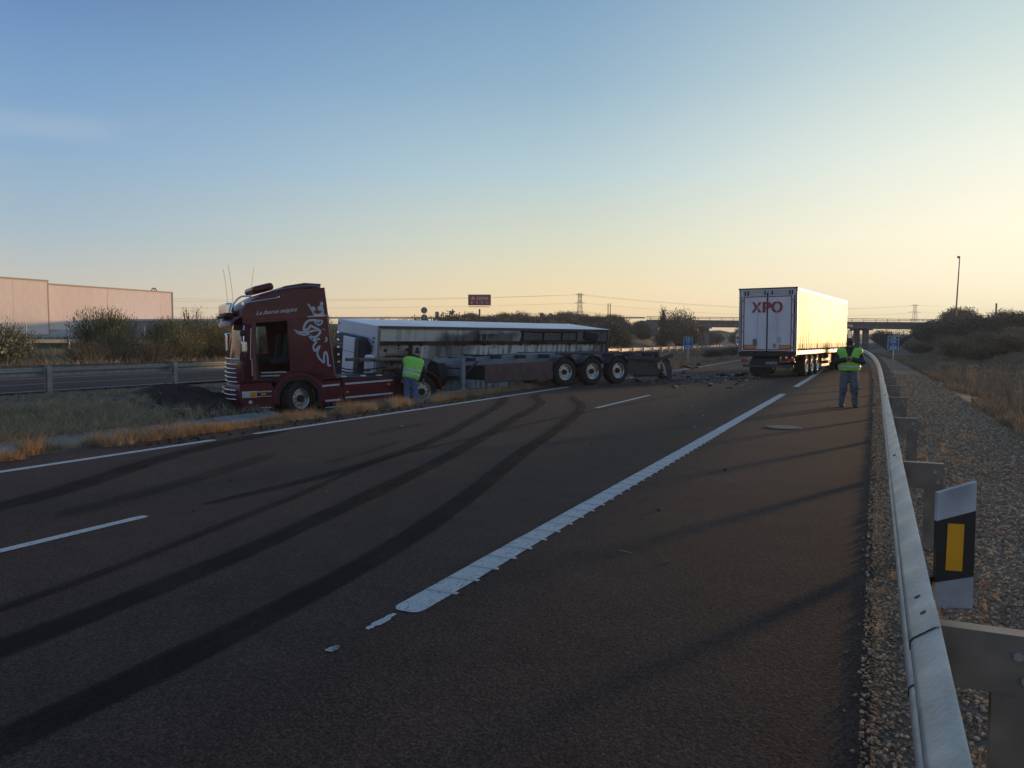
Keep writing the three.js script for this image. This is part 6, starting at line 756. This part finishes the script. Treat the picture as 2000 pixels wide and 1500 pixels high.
{ // roadside brooms beyond the opposite carriageway
  const broomA = shrub('broom_shrub', '', 'shrub', sprays(801, { n: 330, leaves: 34, h: 2.6, r0: 1.7, up: 0.8, leaf: 0.16, wide: 0.085, tones: GREEN, shape: dome(1.7, 2.6) })), broomB = shrub('broom_shrub', '', 'shrub', sprays(802, { n: 300, leaves: 34, h: 2.3, r0: 1.6, up: 0.75, leaf: 0.16, wide: 0.09, tones: GOLD.concat(GREEN), shape: dome(1.8, 2.3) })), dry = shrub('dry_shrub', '', 'shrub', sprays(803, { n: 190, leaves: 20, h: 1.6, r0: 1.3, up: 0.7, leaf: 0.12, wide: 0.06, tones: DRY, shape: dome(1.4, 1.6) })), flower = shrub('blossom_shrub', 'shrub dotted with cream blossom behind the median barrier', 'shrub', sprays(804, { n: 130, leaves: 22, h: 1.5, r0: 1.1, up: 0.4, leaf: 0.12, wide: 0.3, tones: [[0.09, 0.11, 0.05], [0.07, 0.09, 0.04], [0.42, 0.38, 0.24]], shape: dome(1.1, 1.5) }));
  place(broomA, true, -41.0, 30.6, 1.18, 0.4, 'large dark broom shrub standing tallest before the warehouse wall'); place(broomA, false, -39.4, 33.8, 1.0, 2.1, 'second dark broom shrub touching the tallest one'); place(broomA, false, -37.6, 32.6, 0.95, 3.9, 'olive broom shrub in the middle of the roadside thicket');
  place(broomB, true, -38.6, 37.6, 1.18, 1, 'golden-green broom shrub at the thicket end near the lettered shed'); place(broomB, false, -35.8, 31.5, 0.85, 4, 'low golden broom shrub in front of the thicket'); place(broomB, false, -39.0, 23.4, 0.98, 2.7, 'golden broom shrub beside the gap with the field barrier'); place(broomB, false, -36.0, 35.5, 0.8, 5.1, 'yellowish broom shrub with bare brown stems'); place(broomA, false, -36.6, 39.6, 0.75, 0.9, 'dark green rounded shrub behind the truck windscreen'); place(broomA, false, -41.6, 21.8, 0.9, 5.6, 'dark broom shrub behind the golden one');
  place(dry, true, -34.6, 24.9, 0.9, 1.2, 'rusty dry shrub in the gap before the field barrier'); place(dry, false, -34.6, 28.6, 1.05, 3.2, 'grey-brown dry shrub below the tallest broom'); place(dry, false, -34.4, 34.6, 0.9, 5.0, 'tan dry shrub below the golden broom'); place(dry, false, -35.2, 27.0, 0.75, 0.2, 'small tan shrub beside the grey-brown one'); place(dry, false, -35.4, 38.0, 0.9, 4.2, 'brown twiggy shrub close to the truck grille'); flower.position.set(-35.2, land(-35.2, 21.0), -21.0); flower.scale.setScalar(1.25);
  const sap = shrub('sapling', 'slim upright young pine with two dark tufts above the thicket', 'tree', sprays(806, { n: 46, leaves: 26, h: 3, r0: 0.6, up: 0.9, leaf: 0.16, wide: 0.06, tones: DARK, shape: (a, q, r) => { const s = r() < 0.5 ? -0.4 : 0.45; return [s + Math.cos(a) * 0.3 * q, 2.2 + 0.8 * r(), Math.sin(a) * 0.3 * q]; } })); sap.position.set(-40.4, land(-40.4, 36.6), -36.6); sap.scale.setScalar(1.12);
  place(broomB, false, -38.0, 29.2, 0.85, 1.9, 'golden broom shrub between the tallest one and the field barrier gap'); place(broomA, false, -37.2, 35.0, 0.95, 4.6, 'green broom shrub filling the thicket beside the young pine'); place(broomB, false, -36.6, 33.6, 0.9, 0.3, 'broad yellow-green broom shrub in the thicket front'); 
  // hedge row and thickets further along the opposite side
  const hz = rng(811); for (let k = 0; k < 22; k++) { const s = 42 + k * 4.6 + hz() * 2, L = -35.5 - hz() * 9; place(k % 3 ? broomA : broomB, false, L + bend(s), s, 0.7 + hz() * 0.6, hz() * 6, 'broom shrub in the long row beyond the opposite carriageway', 'row of brooms beyond the opposite carriageway'); }
}
{ // dark thickets on the overpass banks and past the verge
  const thick = [0, 1, 2].map((k) => shrub('bank_bush', '', 'bush', sprays(821 + k, { n: 300, leaves: 24, h: 3, r0: 2.6, up: 0.35, leaf: 0.26, wide: 0.26, tones: k === 2 ? DARK.concat([[0.08, 0.075, 0.035]]) : DARK, shape: dome(2.7, 3) })));
  const used = [false, false, false], r = rng(825); const put = (x, s, k, label, group, ky) => { const i = (r() * 3) | 0; place(thick[i], !used[i], x, s, k, r() * 6, label, group, ky); used[i] = true; };
  for (let k = 0; k < 115; k++) { const D = 104 + 90 * r() ** 1.2, X = lerp(-20, 44 - (200 - D) * 0.30, r() ** 0.7), [x, z] = CF(X, D), s = -z, L = x - bend(s); if (L > -37) continue; put(x, s, (0.9 + 0.6 * r()) * lerp(1, 0.62, sstep(D, 140, 190)), 'dark bush on the near bank of the overpass behind the chassis', 'dark bushes on the bank behind the chassis'); }
  for (let k = 0; k < 16; k++) { const [x, z] = CF(lerp(-55, 20, r()), 186 + 12 * r()); put(x, -z, 0.28 + 0.25 * r(), 'low bush on top of the bank among the sign posts', 'low bushes along the top of the bank'); }
  const brush = shrub('hazed_dry_brush', 'broad dry brush with haze glare painted into its tan on the slope past the verge', 'bush', sprays(829, { n: 280, leaves: 22, h: 2.6, r0: 2.4, up: 0.5, leaf: 0.24, wide: 0.2, tones: [[0.24, 0.17, 0.09], [0.17, 0.13, 0.07], [0.13, 0.115, 0.06]], shape: dome(2.5, 2.6) })); for (let k = 0; k < 44; k++) { const s = 78 + 70 * r(), L = 9 + 14 * r(); place(brush, k === 0, L + bend(s), s, 0.45 + 0.4 * r(), r() * 6, 'dry brush with haze glare painted into its tan on the slope past the verge', 'dry brush past the verge with haze glare in its tan'); }  // the light tan tones carry the glare haze that hangs over this slope
  for (let k = 0; k < 100; k++) { const s = 112 + 102 * r(), L = 13.5 + 0.05 * (s - 96) + 30 * r() ** 1.4; if (deep(L + bend(s), s) > 195 && L < 24) continue; put(L + bend(s), s, (0.75 + 0.55 * r()) * (s > 120 ? 1.15 : 0.9), 'dark bush on the slope past the verge', 'dark bushes past the verge'); }
  for (let k = 0; k < 9; k++) { const s = 82 + k * 3.6; put(-14.6 + bend(s) + r() * 1.6, s, 0.42 + 0.12 * r(), 'clipped dark bush of the median hedge beyond the kilometre sign', 'median hedge bushes', 0.8); }
  for (let k = 0; k < 26; k++) { const [x, z] = CF(lerp(40, 75, r()), 240 + 160 * r()); put(x, -z, 0.8 + 0.8 * r(), 'far bush seen through the overpass openings', 'far bushes beyond the overpass'); }
  for (let k = 0; k < 12; k++) { const [x, z] = CF(lerp(78, 112, r()), 212 + 40 * r()); const L = x - bend(-z); if (L < 8) continue; put(x, -z, 1.0 + 0.5 * r(), 'bush at the foot of the overpass pier', 'bushes behind the overpass pier'); }
  const tan = shrub('tan_bush', 'sunlit tan bush at the rear end of the tipped box', 'bush', sprays(831, { n: 170, leaves: 22, h: 1.7, r0: 1.6, up: 0.6, leaf: 0.14, wide: 0.14, tones: DRY.concat(GOLD), shape: dome(1.7, 1.6) })); place(tan, true, -35.6, 53.5, 0.85, 1, 'sunlit tan bush standing at the tail of the tipped box'); place(tan, false, -36.4, 51, 0.8, 3, 'second tan bush partly behind the tipped box');
  const gold = shrub('bank_tree', 'leafy olive-gold tree at the end of the overpass bank', 'tree', sprays(841, { n: 320, leaves: 26, h: 6.4, r0: 3, up: 0.3, leaf: 0.3, wide: 0.22, tones: GOLD.concat(DARK), shape: dome(3, 6.4) })); { const [x, z] = CF(36, 158); gold.position.set(x, land(x, -z) - 0.2, z); gold.scale.setScalar(Math.max(0.8, (6.6 - land(x, -z)) / 6.6)); }
  const round = shrub('bank_tree', 'round green tree rising above the overpass bank', 'tree', sprays(843, { n: 300, leaves: 26, h: 5.4, r0: 2.6, up: 0.3, leaf: 0.3, wide: 0.22, tones: GREEN.concat(DARK), shape: dome(2.9, 5.4) })); { const [x, z] = CF(36.2, 166); round.position.set(x, land(x, -z), z); round.scale.setScalar(Math.max(1, (8.3 - land(x, -z)) / 5.6)); }
  const fir = thing('fir_tree', 'dark pointed fir tree rising above the overpass bank', 'tree'); { const [g, t] = sprays(851, { n: 300, leaves: 20, h: 6, r0: 1.6, up: 0.1, leaf: 0.34, wide: 0.12, tones: DARK, shape: (a, q, r) => { const t2 = r(); return [Math.cos(a) * 1.9 * (1 - t2) * (0.5 + 0.5 * q), 0.6 + 6.0 * t2, Math.sin(a) * 1.9 * (1 - t2) * (0.5 + 0.5 * q)]; } }); part('crown', g, foliageM, fir); part('trunk', cyl(0.05, 0.16, 5.8, 0, 2.9, 0, 'y', 8), bark, fir); part('branches', t, bark, fir); const [x, z] = CF(32.8, 167); fir.position.set(x, land(x, -z) - 0.3, z); fir.scale.setScalar(Math.max(0.9, (9.4 - land(x, -z)) / 6.6)); }
  const pine = thing('pine_tree', 'spreading pine at the foot of the overpass bank beside the blue sign', 'tree'); { const [g, t] = sprays(861, { n: 260, leaves: 24, h: 5, r0: 3.4, up: 0.25, leaf: 0.3, wide: 0.14, tones: DARK, shape: (a, q, r) => [Math.cos(a) * 4.2 * q, 2.6 + 2.6 * r() * (1 - q * 0.6), Math.sin(a) * 4.2 * q] }); part('crown', g, foliageM, pine); part('trunk', cyl(0.12, 0.22, 4, 0, 1.9, 0, 'y', 8), bark, pine); part('branches', t, bark, pine); const [x, z] = CF((1740 - 1000) / 1500 * 150, 150); pine.position.set(x, land(x, -z), z); pine.scale.setScalar(1.0); }
  const pop = thing('poplar_tree', 'slim far poplar seen under the overpass deck', 'tree'); { const [g, t] = sprays(871, { n: 120, leaves: 18, h: 8, r0: 1.4, up: 0.8, leaf: 0.4, wide: 0.2, tones: GREEN, shape: (a, q, r) => [Math.cos(a) * 1.5 * q, 3 + 5 * r() * (1 - q * 0.5), Math.sin(a) * 1.5 * q] }); part('crown', g, foliageM, pop); part('trunk', cyl(0.12, 0.2, 5, 0, 2.4, 0, 'y', 8), bark, pop); part('branches', t, bark, pop); const [x, z] = CF((1440 - 1000) / 1500 * 300, 300); pop.position.set(x, land(x, -z), z); }
}
renderer.render(scene, camera);
